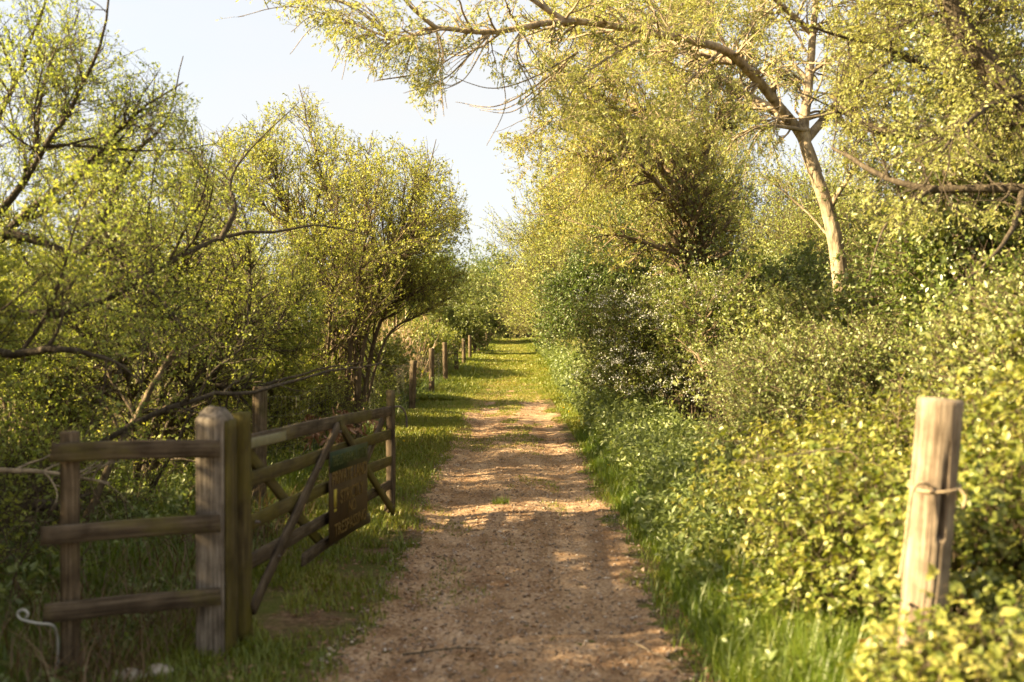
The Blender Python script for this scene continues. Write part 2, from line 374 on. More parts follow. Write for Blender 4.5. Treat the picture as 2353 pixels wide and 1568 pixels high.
# thin grass creeping into the track
x, y = region(150000, -1.3, 1.25, 6, 40, .9)
g = fbm(x*2.2, y*.9, 0, 44); mid = np.exp(-((x-.05)/.3)**2)
k = g+.22*mid*sst(8, 16, y)+.40*sst(17, 36, y)+.16*sst(.45, .95, np.abs(x))*sst(8, 14, y)-.28*sst(.9, .3, y*0+np.abs(np.abs(x)-.55)) *0 > .66+.05*U(size=len(x)); x, y = x[k], y[k]
a.add(*blades(x, y, .035, .002+.0002*y, .8, tb=.12))
x, y = region(2500, -.35, .75, 3.7, 4.6); k = fbm(x*3, y*3, 0, 48) > .52; a.add(*blades(x[k], y[k], .03, .002, .8, tb=-.05))
# far green track
x, y = region(150000, -3.2, 3.0, 24, 130, 2.0); k = (np.abs(x) > 1.0) | (U(size=len(x)) < sst(27, 40, y)); x, y = x[k], y[k]
a.add(*blades(x, y, .07+.05*sst(1.0, 1.8, np.abs(x)), .003+.00028*y, .7, tb=.16*sst(1.6, .8, np.abs(x))))
tag(a.build('turf', M['turf']), 'short mossy turf on the verges and down the middle of the track', None, None, 'stuff')
a = Acc()
x, y = region(55000, 1.0, 1.85, 3.2, 16, 1.6); l, r = edges(y)
k = (U(size=len(x)) < sst(.0, .35, x-r+.02+(fbm(x*3, y*3, 0, 6)-.5)*.35)); x, y = x[k], y[k]
a.add(*blades(x, y, .10+.16*sst(.05, .5, x-edges(y)[1]), .0026+.0002*y, .45, tb=-.1))
x, y = region(9000, .98, 1.75, 3.1, 5.6); k = U(size=len(x)) < sst(0, .25, x-edges(y)[1]); a.add(*blades(x[k], y[k], .2, .003, .5, tb=.05))
x, y = region(14000, .85, 1.5, 3.2, 14, 1.5); k = U(size=len(x)) < sst(-.12, .15, x-edges(y)[1]); x, y = x[k], y[k]
a.add(*blades(x, y, .06, .0022+.0002*y, .7, tb=.1))
x, y = region(26000, -2.85, -2.25, 4.5, 45, 1.5)
a.add(*blades(x, y, .13, .0026+.0002*y, .5, tb=-.02))
x, y = region(5000, -3.1, -1.75, 4.1, 7.5); k = fbm(x*2.5, y*2.5, 0, 25) > .45
a.add(*blades(x[k], y[k], .12, .003, .6, tb=-.05))
x, y = region(70000, -7.5, -2.4, 6, 30, 1.2); k = fbm(x*.9, y*.9, 0, 26) > .40
a.add(*blades(x[k], y[k], .26, .004+.0002*y[k], .5, tb=-.05))
x, y = region(16000, 1.6, 2.4, 16, 50, 1.2)
a.add(*blades(x, y, .3, .004+.0003*y, .5, tb=.05))
tag(a.build('grass', M['grass']), 'long green grass along the hedge foot and behind the fence', None, None, 'stuff')
# dry straw in the left thicket
a = Acc()
x, y = region(3500, -4.2, -1.8, 4.3, 9); k = fbm(x*1.8, y*1.8, 0, 35) > .47
a.add(*blades(x[k], y[k], .3, .003, .9))
x, y = region(700, -2.4, -1.7, 4.3, 6.0); a.add(*blades(x, y, .16, .003, 1.1))
tag(a.build('dry_grass', M['hay']), 'bleached dry grass behind the rail fence', None, None, 'stuff')

# ------------------------------------------------------------------ trees
def tree(name, label, spec, levels, leaf, per, size, asp, bark, loc, sides=(9, 6, 4, 3), keep=None, detail=0, splay=55, droop=0, group=None, cat='tree', crownname='crown', bias=0., bareper=0, upn=.15, K=18, wob=.03, leafon=1):
    """spec: hand placed limbs; levels: twig generations"""
    loc = np.asarray(loc, float); root = thing(name, label, cat, tuple(loc), group)
    P, R = limbs(spec, K, wob); wood = Acc(); wood.add(*tubes(P, R, sides[0]))
    lv = [(P, R)]
    for i, kw in enumerate(levels):
        kw = dict(kw); src = lv[-1] if not kw.pop('all', False) else None
        if src is None:
            # twigs also from the coarser limbs
            n = kw['n']; parts = []
            for (p, r), fr in zip(lv[-2:], (.35, .65)):
                k2 = dict(kw); k2['n'] = int(n*fr); parts.append(sprout(p, r, keep=keep, **k2))
            Q = np.concatenate([q for q, _ in parts]); RR = np.concatenate([q for _, q in parts])
        else: Q, RR = sprout(*src, keep=keep, **kw)
        wood.add(*tubes(Q, RR, sides[min(i+1, 3)])); lv.append((Q, RR))
    wood.build('trunk', M[bark], root, True, loc)
    cr = Acc()
    foliage(cr, lv[-1][0], per, size, asp, splay, upn, detail=detail, droop=droop, bias=bias)
    if leafon > 1: foliage(cr, lv[-2][0], max(2, per//2), size, asp, splay, upn, .4, detail=detail, droop=droop, bias=bias)
    cr.build(crownname, M[leaf], root, False, loc)
    return root
def sky_gap_left(Q):
    dx = 1177+Q[:, 0]/(.000437*Q[:, 1]); dy = 765-(Q[:, 2]-CAMH)/(.000437*Q[:, 1])
    return dx

CX = [-400, 200, 250, 300, 360, 425, 468, 475, 490, 560, 640, 690, 740, 800, 860, 940, 1000, 1050, 1085, 1095, 1115, 1140]
CY = [-300, -60, 30, 90, 110, 130, 215, 310, 295, 245, 210, 175, 215, 285, 295, 308, 320, 370, 430, 600, 680, 760]
def skyline(Q, soft=45):
    dx = sky_gap_left(Q); dy = 765-(Q[:, 2]-CAMH)/(.000437*np.maximum(Q[:, 1], .5))
    return (dy > np.interp(dx, CX, CY)+soft*np.abs(rng.normal(size=len(dx)))-8) | (Q[:, 1] < 3)
# --- the near sallow at the left edge
def keepA(Q): return (Q[:, 0] < -2.35+.1*(Q[:, 2] > 2)) & (Q[:, 1] > 5.2) & (Q[:, 2] > -.1) & skyline(Q)
b0 = (-5.3, 8.0, -.3)
fork = W(15, 530, 8)
specA = [([b0, (-4.9, 8, .9), W(-60, 600, 8), fork, W(95, 450, 7.9), W(195, 385, 7.8), W(262, 300, 7.7), W(330, 245, 7.6), W(425, 190, 7.5)], .062, .005),
 ([b0, (-5.2, 7.8, 1.2), W(-60, 520, 7.8), W(60, 380, 7.6), W(165, 240, 7.4), W(235, 90, 7.2), W(255, -80, 7)], .05, .005),
 ([fork, W(90, 553, 8), W(190, 590, 8), W(290, 615, 7.9), W(370, 690, 7.7), W(430, 760, 7.6)], .045, .006),
 ([W(190, 590, 8), W(245, 490, 8), W(310, 360, 8.2), W(385, 275, 8.3), W(425, 130, 8.4)], .026, .004),
 ([b0, (-5.4, 8.2, 1.5), W(-90, 480, 8.2), W(0, 300, 8.2), W(60, 150, 8.2), W(110, 0, 8.2), W(125, -160, 8.2)], .05, .005),
 ([b0, (-5.0, 7.5, .8), W(-40, 740, 7.6), W(100, 722, 7.6), W(230, 690, 7.8), W(390, 605, 8.2), W(530, 543, 8.8), W(640, 538, 9.2), W(730, 515, 9.6), W(860, 545, 10)], .052, .005),
 ([W(510, 552, 8.7), W(545, 480, 8.8), W(535, 420, 8.9), W(575, 345, 9), W(690, 235, 9.2)], .028, .004),
 ([b0, W(-120, 850, 7), W(30, 820, 6.4), W(150, 800, 6.2), W(260, 830, 6.2), W(330, 880, 6.3)], .05, .005)]
tree('sallow_tree', 'sallow tree with dark bare limbs fanning out from the left edge of the picture', specA,
     [dict(n=130, length=1.5, K=8, ang=45, up=.12, tmin=.38, jit=.14, rmin=.004, rmax=.014), dict(n=1300, length=.6, K=6, ang=48, up=.08, tmin=.1, rmin=.002, rmax=.004, all=True), dict(n=6200, length=.22, K=4, ang=45, up=.06, tmin=.1, rmin=.0012)],
     'sallow', 6, .0225, .52, 'bark', b0, keep=keepA, splay=50)

# --- multi stemmed sallow beside the fence
def keepB(Q):
    dx = sky_gap_left(Q); dy = 765-(Q[:, 2]-CAMH)/(.000437*Q[:, 1])
    return skyline(Q, 25) & ((dx < 850) | (dy < 740-.12*(dx-850))) & ((Q[:, 0] < -2.35) | (Q[:, 2] > 1.5))
bB = (-2.95, 15.5, -.25)
specB = [([(bB[0]+0.00, bB[1]+0.00, bB[2]), W(778, 700, 15.5), W(762, 500, 15.6), W(715, 320, 15.8), W(690, 195, 16)], .045, .005),
 ([(bB[0]+-0.25, bB[1]+-0.20, bB[2]), W(745, 650, 15.2), W(650, 450, 14.8), W(605, 290, 14.6)], .045, .005),
 ([(bB[0]+0.30, bB[1]+0.10, bB[2]), W(850, 690, 15.5), W(925, 545, 15.6), W(975, 420, 15.6), W(1005, 320, 15.5)], .045, .005),
 ([(bB[0]+0.42, bB[1]+-0.30, bB[2]), W(860, 690, 15.2), W(940, 560, 15), W(1040, 450, 14.8)], .045, .005),
 ([(bB[0]+0.50, bB[1]+0.20, bB[2]), W(880, 740, 15.6), W(960, 670, 15.8), W(1075, 625, 16)], .045, .005),
 ([(bB[0]+-0.50, bB[1]+-0.30, bB[2]), W(660, 770, 14.8), W(520, 640, 14.2), W(435, 480, 13.8)], .042, .005),
 ([(bB[0]+0.15, bB[1]+0.60, bB[2]), W(800, 600, 16.5), W(830, 420, 17), W(860, 300, 17.3)], .045, .005),
 ([(bB[0]+-0.35, bB[1]+-0.60, bB[2]), W(700, 820, 14.5), W(600, 800, 13.5), W(480, 790, 13)], .045, .005),
 ([(bB[0]+0.40, bB[1]+-0.60, bB[2]), W(820, 720, 14.5), W(850, 560, 14), W(880, 400, 13.8)], .045, .005),
 ([(bB[0]+-0.50, bB[1]+0.50, bB[2]), W(720, 620, 17), W(560, 430, 17.5), W(500, 300, 17.8)], .05, .005),
 ([(bB[0]+.5, bB[1]-.2, bB[2]), W(880, 790, 15.4), W(970, 720, 15.6), W(1085, 660, 16)], .03, .004),
 ([(bB[0]+.3, bB[1]+.3, bB[2]), W(860, 640, 16.5), W(960, 520, 17), W(1060, 500, 17.5)], .035, .004),
 ([(bB[0]+.1, bB[1]-.6, bB[2]), W(760, 780, 14), W(770, 660, 13.4), W(820, 560, 13)], .03, .004)]
tree('sallow_tree', 'tallest many stemmed sallow leaning over the wire fence', specB,
     [dict(n=230, length=1.7, K=8, ang=40, up=.14, tmin=.12, jit=.13, rmin=.005), dict(n=3300, length=.7, K=6, ang=45, up=.1, tmin=.08, rmin=.0025, all=True), dict(n=16500, length=.26, K=4, ang=45, up=.08, tmin=.1, rmin=.0016)],
     'sallow', 7, .0315, .55, 'twigbark', bB, keep=keepB, splay=50)
# --- middle sallow between the two
def keepC(Q): return (Q[:, 0] < -2.3) & skyline(Q, 80)
bC = (-4.2, 11.2, -.3)
specC = [([bC, W(395, 800, 11), W(430, 640, 10.8), W(470, 480, 10.6), W(470, 330, 10.5)], .06, .005),
 ([bC, W(470, 850, 10.5), W(555, 760, 10.2), W(572, 620, 10), W(560, 480, 10)], .045, .005),
 ([bC, W(330, 760, 11.5), W(270, 600, 11.8), W(240, 440, 12), W(230, 330, 12)], .055, .005),
 ([bC, W(500, 830, 11.5), W(640, 760, 12), W(720, 640, 12.5)], .04, .004),
 ([bC, W(300, 880, 10.4), W(200, 800, 9.8), W(130, 700, 9.4)], .04, .004),
 ([bC, W(430, 900, 10), W(560, 890, 9.6), W(720, 850, 9.8), W(850, 830, 10)], .04, .004)]
tree('sallow_tree', 'low spreading sallow between the left edge tree and the tallest sallow', specC,
     [dict(n=150, length=1.4, K=8, ang=45, up=.1, tmin=.12, jit=.14, rmin=.005), dict(n=1900, length=.6, K=6, ang=48, up=.07, tmin=.08, rmin=.0022, all=True), dict(n=9500, length=.24, K=4, ang=45, up=.06, tmin=.1, rmin=.0014)],
     'sallow', 7, .0255, .52, 'bark', bC, keep=keepC, splay=50)
# --- sallow scrub further back (prototype + copies)
def stems(n, h, spread, r0, base=(0, 0, 0), r1=.006):
    out = []
    for i in range(n):
        az = U(0, 2*math.pi); s = spread*U(.3, 1); hh = h*U(.6, 1)
        b = np.array(base)+[math.cos(az)*.12, math.sin(az)*.12, 0]
        e = np.array(base)+[math.cos(az)*s, math.sin(az)*s, hh]
        m1 = b+(e-b)*[.22, .22, .4]; m2 = b+(e-b)*[.6, .6, .75]
        out.append(([b, m1, m2, e], r0*U(.7, 1.1), r1))
    return out
sc0 = tree('sallow_tree', 'small round sallow standing behind the tallest sallow', stems(9, 4.6, 2.6, .06),
     [dict(n=120, length=1.3, K=7, ang=42, up=.12, tmin=.1, rmin=.005), dict(n=1500, length=.6, K=5, ang=45, up=.1, tmin=.08, rmin=.003, all=True), dict(n=9000, length=.26, K=4, ang=45, tmin=.1, rmin=.0018)],
     'sallow', 9, .043, .55, 'twigbark', (0, 0, 0))
sc0.location = (-7.4, 17.5, -.28); sc0.scale = (.95, .95, .9)
G1 = 'sallow scrub beyond the wire fence'
sc0['group'] = G1
for x, y, s, lab in [(-9.6, 12.5, .75, 'broad sallow behind the left edge tree, seen through its limbs'), (-7.2, 21, .95, 'sallow showing through the stems of the tallest sallow'),
                     (-11, 22, .85, 'far sallow showing above the low spreading sallow'), (-8.0, 27, .85, 'sallow behind the pale dry reeds'), (-10, 40, 1.2, 'hazy sallow at the back of the reed bed'),
                     (-5.6, 46, .85, 'thin pale sallow left of the dark round bush'), (-5.6, 3.0, .70, 'low unseen sallow left of the rail fence, added to shade the path'), (-7.0, 10.6, .6, 'low sallow showing under the limbs at the left edge'), (-6.3, 13.6, .62, 'low sallow behind the low spreading sallow'), (-9.8, 16.5, .7, 'squat sallow deep in the scrub at the left'), (-6.0, 6.7, .74, 'sallow at the left edge before the dark fanning limbs, added to shade the path'), (-7.6, 7.4, .95, 'taller unseen sallow behind the nearest ones, added to shade the path'), (-4.9, 4.0, .76, 'unseen sallow level with the round fence stake, added to shade the path'), (-5.7, 5.7, .80, 'unseen sallow in front of the taller one, added to shade the path'), (-4.6, 6.0, .70, 'small dense sallow by the left edge behind the rail fence, added to break up the gate shadow'), (-5.3, 4.8, .84, 'small unseen sallow left of the round rail fence stake, added to shade the path'), (-3.7, 3.1, .56, 'smallest sallow left of the camera, added to shade the near path'), (-3.35, 12.6, .48, 'small leafy sallow in front of the stems of the tallest sallow')]:  # nearest sallows, mostly out of view, are added to shade the near path
    copy_thing(sc0, (x, y, float(gz(x, y))), U(0, 6), (s, s, s*U(.9, 1.0)), lab, G1)

def trunkgap(dx, dy):
    lx = np.interp(dy, [110, 185, 250, 320], [1660, 1740, 1793, 1850])
    limb = (np.abs(dx-lx) < 38) & (dy > 100) & (dy < 330) & (U(size=len(dx)) < .6)
    upr = (np.abs(dx-1866) < 26) & (dy > 20) & (dy < 300) & (U(size=len(dx)) < .55)
    return ~limb & ~upr & ~((np.abs(dx-(1852+.29*(dy-320))) < 48) & (dy > 260) & (dy < 660) & (U(size=len(dx)) < .93))
# --- right: big pale willow, its limb arching over the lane
bW = (4.75, 14, .1)
f1 = W(1852, 325, 14)
specW = [([bW, W(1935, 660, 14), W(1908, 490, 14), f1, W(1860, 210, 14.2), W(1872, 60, 14.4), W(1890, -150, 14.8)], .135, .035),
 ([W(1878, 400, 14), W(1845, 315, 14), W(1795, 250, 13.8), W(1740, 185, 13.4), W(1660, 115, 12.8), W(1500, 78, 12), W(1300, 50, 11.5), W(1130, 76, 11.2), W(1000, 68, 11), W(925, 96, 11), W(870, 78, 11), W(780, 40, 11)], .088, .008),
 ([W(1815, 275, 13.8), W(1700, 205, 14.5), W(1600, 120, 15), W(1560, -40, 15.5)], .07, .012),
 ([W(1690, 140, 13), W(1560, 100, 13.6), W(1440, 20, 14), W(1400, -100, 14.5)], .06, .01),
 ([W(1300, 50, 11.5), W(1210, -10, 11.3), W(1100, -90, 11)], .04, .008),
 ([W(1010, 70, 11), W(950, 20, 10.8), W(900, -40, 10.6)], .03, .006),
 ([W(1860, 300, 14), W(1760, 290, 13.4), W(1690, 320, 13)], .035, .006),
 ([f1, W(1960, 200, 14.6), W(2080, 60, 15), W(2150, -100, 15.4)], .07, .01),
 ([W(1870, 80, 14.4), W(1760, -20, 14), W(1650, -120, 13.6)], .05, .008),
 ([W(1500, 78, 12), W(1420, 120, 11.7), W(1330, 190, 11.4), W(1280, 300, 11.2)], .025, .004),
 ([W(1005, 69, 11), W(1012, 130, 10.9), W(1000, 200, 10.8), W(1002, 285, 10.8)], .012, .003),
 ([W(930, 95, 11), W(880, 125, 10.9), W(862, 190, 10.8)], .011, .003), ([W(870, 78, 11), W(800, 100, 10.9), W(765, 165, 10.8)], .011, .003), ([W(820, 55, 11), W(730, 35, 10.9), W(672, 75, 10.8)], .010, .003),
 ([W(1130, 78, 11.2), W(1080, 130, 11), W(1020, 185, 10.9), W(930, 215, 10.8)], .014, .003), ([W(900, 88, 11), W(820, 20, 11), W(700, -20, 11)], .014, .004), ([W(1330, 120, 11.6), W(1230, 200, 11.8), W(1140, 245, 12), W(1050, 235, 12.2)], .016, .003), ([W(1200, 70, 11.3), W(1190, 130, 11.2), W(1230, 220, 11.1), W(1220, 300, 11)], .012, .003),
 ([W(1660, 115, 12.8), W(1580, 190, 12.4), W(1480, 280, 12), W(1420, 380, 11.8)], .028, .004)]
hang = [q for q in specW if q[1] <= .016]
for q in hang:
    for r_ in range(3):
        o_ = rng.normal(size=3)*[.22, .35, .04]; specW.append(([np.asarray(q[0][0])]+[np.asarray(p_)+o_*(m_+1)/2 for m_, p_ in enumerate(q[0][1:])], q[1]*.8, .003))
def keepW(Q):
    dx = sky_gap_left(Q); dy = 765-(Q[:, 2]-CAMH)/(.000437*Q[:, 1])
    lim = np.interp(dx, [640, 680, 740, 800, 870, 920, 985, 1005, 1030, 1090, 1150, 1230, 1330, 1500, 1900], [40, 85, 120, 180, 195, 215, 285, 280, 185, 170, 230, 290, 340, 430, 480])
    m = U(size=len(dx)); thin = np.where(dx < 1290, .84, np.where(dx < 1400, .92, 1.0))
    return (dy < lim-40*np.abs(rng.normal(size=len(dx)))+18) & (m < thin) & trunkgap(dx, dy)
tree('willow_tree', 'big willow with pale trunk on the right, its limb arching over the lane', specW,
     [dict(n=150, length=1.5, K=9, ang=55, up=-.02, tmin=.12, jit=.16, rmin=.005, rmax=.02), dict(n=2000, length=.6, K=7, ang=48, up=-.06, tmin=.1, rmin=.0025, all=True, jit=.2), dict(n=11500, length=.26, K=5, ang=40, up=-.14, tmin=.1, rmin=.0014)],
     'willow', 9, .040, .30, 'palebark', bW, keep=keepW, splay=38, droop=.25, sides=(14, 6, 4, 3), K=44, wob=.006, leafon=2)

# --- ivy clad tree behind the blossom
bI = (3.4, 18, .1)
fi = W(1585, 470, 18)
specI = [([bI, W(1600, 700, 18), W(1592, 590, 18), fi, W(1560, 300, 18.2), W(1540, 120, 18.5), W(1530, -60, 18.8)], .20, .02),
 ([fi, W(1480, 350, 17.6), W(1395, 290, 17.2), W(1340, 200, 16.8), W(1240, 130, 16.2)], .07, .008),
 ([W(1590, 520, 18), W(1500, 410, 17), W(1400, 370, 16.4), W(1310, 352, 16)], .06, .007),
 ([W(1592, 590, 18), W(1500, 562, 17.4), W(1420, 540, 17), W(1360, 545, 16.6)], .06, .006),
 ([fi, W(1650, 300, 18.5), W(1720, 150, 19), W(1740, -50, 19.5)], .08, .01),
 ([fi, W(1470, 260, 19), W(1380, 130, 19.6), W(1350, -20, 20)], .06, .008),
 ([W(1560, 300, 18.2), W(1420, 230, 19), W(1290, 260, 19.5), W(1200, 330, 19.8)], .045, .006)]
def keepI(Q):
    dx = sky_gap_left(Q); dy = 765-(Q[:, 2]-CAMH)/(.000437*Q[:, 1])
    return (dx > 1130) & ((dx > 1200) | (dy > 300)) & (dy < 640)
tree('ivy_clad_tree', 'leaning tree with arching bare limbs behind the white blossom', specI,
     [dict(n=150, length=1.9, K=9, ang=45, up=.02, tmin=.25, jit=.15, rmin=.005, rmax=.014), dict(n=1900, length=.8, K=6, ang=45, up=0, tmin=.1, rmin=.003, all=True), dict(n=8000, length=.32, K=4, ang=42, up=-.04, rmin=.0018)],
     'rusty', 8, .052, .36, 'limb', bI, keep=keepI, sides=(12, 6, 4, 3), K=26, leafon=2)
def ivy(parent_root, axis_pts, rad, n, size, loc, mat='ivy', spread=.25):
    P = resample(axis_pts, 40); i = rng.integers(0, 39, n); f = U(size=(n, 1)); p = P[i]*(1-f)+P[i+1]*f
    az = U(0, 2*math.pi, n); d = np.stack([np.cos(az), np.sin(az), U(-.2, .3, n)], -1)
    lump = .4+1.2*fbm(p[:, 0]*2+np.cos(az), p[:, 2]*2.2, np.sin(az), 70)
    p = p+d*(rad+spread*lump*U(size=n)**.6)[:, None]
    L = size*U(.6, 1.2, n); a = Acc(); nn = d+rng.normal(size=(n, 3))*.4
    V, F, c = leafgeo(p, rng.normal(size=(n, 3))*.6-[0, 0, .6], nn, L, L*.85, 0); a.add(V, F, np.repeat(U(size=n), c))
    return a.build('ivy', M[mat], parent_root, False, loc)
ivy(bpy.data.objects['ivy_clad_tree'], [bI, W(1600, 700, 18), W(1590, 560, 18), W(1580, 400, 18)], .2, 2200, .07, bI, 'shade', spread=.42)

# --- dark ivy tree and leaning tree at the right edge
bD = (4.15, 9.2, .15)
specD = [([bD, W(2225, 700, 9.2), W(2205, 420, 9.3), W(2190, 200, 9.4), W(2180, -250, 9.6)], .21, .1),
 ([W(2205, 300, 9.3), W(2080, 305, 9.6), W(1990, 285, 9.8), W(1945, 250, 10), W(1910, 220, 10.2)], .075, .02),
 ([W(2195, 200, 9.4), W(2080, 130, 9.2), W(1950, 90, 9), W(1800, 40, 8.8)], .04, .006),
 ([W(2190, 120, 9.4), W(2090, 0, 10), W(1990, -100, 10.5)], .06, .01),
 ([W(2195, 250, 9.4), W(2100, 210, 10), W(1980, 200, 10.6), W(1850, 160, 11)], .04, .006)]
def keepD(Q):
    dx = sky_gap_left(Q); dy = 765-(Q[:, 2]-CAMH)/(.000437*Q[:, 1]); return (dx > 1640) & (dy < 600) & trunkgap(dx, dy)
dk = tree('ivy_clad_tree', 'dark ivy covered tree standing upright near the right edge', specD,
     [dict(n=80, length=1.2, K=8, ang=55, up=-.04, tmin=.2, jit=.18, rmin=.005, rmax=.014), dict(n=1100, length=.5, K=6, ang=48, up=-.08, tmin=.1, rmin=.002, rmax=.005, all=True), dict(n=3800, length=.24, K=4, ang=42, up=-.12, rmin=.0013)],
     'willow', 7, .032, .4, 'bark', bD, keep=keepD, sides=(12, 7, 4, 3), K=20, droop=.2, leafon=2)
ivy(dk, [bD, W(2225, 700, 9.2), W(2205, 420, 9.3), W(2188, 0, 9.5)], .2, 5500, .06, bD, spread=.35)
bL = (6.1, 8.3, .2)
specL = [([bL, (5.9, 8.3, 1.6), W(2420, 330, 8.2), W(2330, 215, 8.2), W(2235, 80, 8.2), W(2140, -60, 8.2)], .2, .07),
 ([(5.95, 8.3, 1.5), (5.6, 8.25, 2.4), W(2480, 445, 8.1), W(2353, 438, 8.1), W(2160, 432, 8.2), W(2050, 410, 8.4), W(1965, 368, 8.7), W(1915, 340, 9)], .062, .014),
 ([(5.9, 8.3, 1.6), W(2500, 200, 8.4), W(2420, 60, 8.4), W(2360, -80, 8.4)], .12, .04),
 ([W(2150, 430, 8.2), W(2080, 475, 8), W(2030, 530, 7.9), W(2000, 640, 7.8)], .022, .004),
 ([W(2353, 438, 8.1), W(2330, 520, 7.7), W(2270, 600, 7.4), W(2180, 680, 7.2)], .03, .004),
 ([W(2330, 215, 8.2), W(2250, 260, 7.6), W(2180, 330, 7.2), W(2120, 430, 7)], .03, .004)]
def keepL(Q):
    dx = sky_gap_left(Q); dy = 765-(Q[:, 2]-CAMH)/(.000437*Q[:, 1]); lb = np.interp(dx, [1930, 1965, 2050, 2160, 2353], [345, 368, 410, 432, 438]); return trunkgap(dx, dy) & (dy < 570-40*U(size=len(dx))) & ~((np.abs(dy-lb) < 30) & (Q[:, 1] < 8.6) & (U(size=len(dx)) < .85)) & (dx > 1820) & (Q[:, 1] > 5.2)
tree('willow_tree', 'leaning willow at the right edge with one long level limb', specL,
     [dict(n=90, length=1.1, K=8, ang=55, up=-.08, tmin=.25, jit=.18, rmin=.005, rmax=.013), dict(n=1200, length=.5, K=6, ang=48, up=-.12, tmin=.1, rmin=.002, rmax=.005, all=True), dict(n=3800, length=.22, K=4, ang=42, up=-.15, rmin=.0012)],
     'willow', 7, .029, .42, 'bark', bL, keep=keepL, sides=(12, 7, 4, 3), K=22, droop=.2, leafon=2)

# ------------------------------------------------------------------ bushes: lumpy volumes of leafy sprays carried by stems
def bush(name, label, loc, rx, ry, rz, nspray, leaf, size, asp=.55, per=9, slen=.35, bark='twigbark', seed=1, nst=22, cz=.5, shell=.5, up=.35, detail=0, lump=.65, keep=None, cat='bush', group=None, crown='foliage', ell=1.0, bias=0., lf=1.7):
    root = thing(name, label, cat, loc, group)
    n = nspray; d = nrm(rng.normal(size=(n, 3))); d[:, 2] = np.where(d[:, 2] < -.35, -d[:, 2], d[:, 2])
    lm = 1-lump+2*lump*(.5+1.5*(fbm(d[:, 0]*lf+seed*7, d[:, 1]*lf, d[:, 2]*lf, seed, 3)-.5))
    r = lm*(shell+(1-shell)*U(size=n)**.7); r = np.where(U(size=n) < .22, r*U(.5, 1.22, n), r)
    p = d*r[:, None]*[rx, ry, rz]+[0, 0, cz*rz*1.4]
    p[:, 2] = np.maximum(p[:, 2], .03+.1*U(size=n))
    if keep is not None:
        k = keep(p+np.asarray(loc)); p, d = p[k], d[k]; n = len(p)
    K = 4; dr = nrm(d*[1, 1, .7]+rng.normal(size=(n, 3))*.55+[0, 0, up]); Q = np.empty((n, K, 3)); st = (slen*U(.5, 1.3, n)/(K-1))[:, None]
    Q[:, 0] = p-dr*st*1.2
    for k in range(1, K): dr = nrm(dr+rng.normal(size=(n, 3))*.2); Q[:, k] = Q[:, k-1]+dr*st
    wood = Acc(); wood.add(*tubes(Q, np.repeat(np.linspace(.004, .0012, K)[None], n, 0)*max(1, slen/.35), 3))
    sp = []
    for j in rng.integers(0, n, nst):
        e = Q[j, 0]; b = np.array([e[0]*.25+rng.normal()*.12, e[1]*.25+rng.normal()*.12, -.05]); m = b+(e-b)*[.35, .35, .6]
        sp.append(([b, m, e], .018*max(.6, rz/1.6), .004))
    P, R = limbs(sp, 10, .08); wood.add(*tubes(P, R, 5))
    Q2, R2 = sprout(P, R, nst*12, .5*rz/1.6, 5, 45, .2, .1, .3); wood.add(*tubes(Q2, R2, 3))
    wood.build('stems', M[bark], root, True)
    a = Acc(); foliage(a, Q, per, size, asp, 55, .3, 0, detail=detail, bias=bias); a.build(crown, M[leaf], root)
    return root, Q
def G(x, y, dz=0): return (x, y, float(gz(x, y))+dz)
clear = lambda p: p[:, 0] > 1.12+.15*(p[:, 1] > 20)
# far bright willows closing the right side of the lane
fw, _ = bush('willow_tree', 'tall pale willow furthest left in the row along the lane', G(3.6, 44), 4.0, 4.2, 5.6, 9500, 'willow', .10, .35, 10, .9, seed=3, nst=40, cz=.42, up=.8, lump=.6, cat='tree', crown='crown', lf=2.4)
fw['group'] = 'willows in a row along the lane'
for x, y, s, sz, lab in [(5.2, 33, .9, 1.05, 'tall willow rising behind the dark rounded hawthorn'), (4.6, 58, 1.0, 1.0, 'bright willow beyond the tallest pale one of the row'), (4.4, 74, 1.0, .85, 'yellow green willow near the far end of the lane'),
                         (3.9, 95, 1.0, .7, 'last willow where the lane vanishes'), (9.2, 29, .8, .7, 'willow back from the lane behind the leaning tree')]:
    copy_thing(fw, G(x, y, -.05), U(0, 6), (s, s, sz), lab, 'willows in a row along the lane')
# end of the lane
eb, _ = bush('far_bush', 'dark round bush beside the far fence posts', G(-3.3, 57, -.6), 2.3, 2.3, 2.4, 4200, 'hawthorn', .085, .6, 9, .5, seed=8, cz=.5)
eb['group'] = 'bushes closing the far end of the lane'
for x, y, s, lab in [(-2.4, 100, 1.3, 'shrub left of where the lane vanishes'), (1.2, 150, 2.6, 'distant greenery where the lane vanishes'), (-5.5, 125, 2.6, 'distant tree behind the dark round bush'), (2.4, 128, 1.5, 'low bush across the right half of the lane end'), (-.6, 136, 1.5, 'low bush across the left half of the lane end'), (6, 170, 3.2, 'farthest tree past the end of the lane'), (-2.5, 165, 2.8, 'distant crown left of the vanishing lane'), (0, 210, 4, 'hazy tree closing the view at the end of the lane'), (-16, 150, 4, 'distant tree far left beyond the reeds'), (-10, 90, 2.6, 'distant tree behind the sallow scrub'),
                     (-7.0, 64, 1.3, 'bush behind the dark round bush')]:
    copy_thing(eb, G(x, y, -.75*s), U(0, 6), (s, s, s*U(.9, 1.2)), lab, 'bushes closing the far end of the lane')
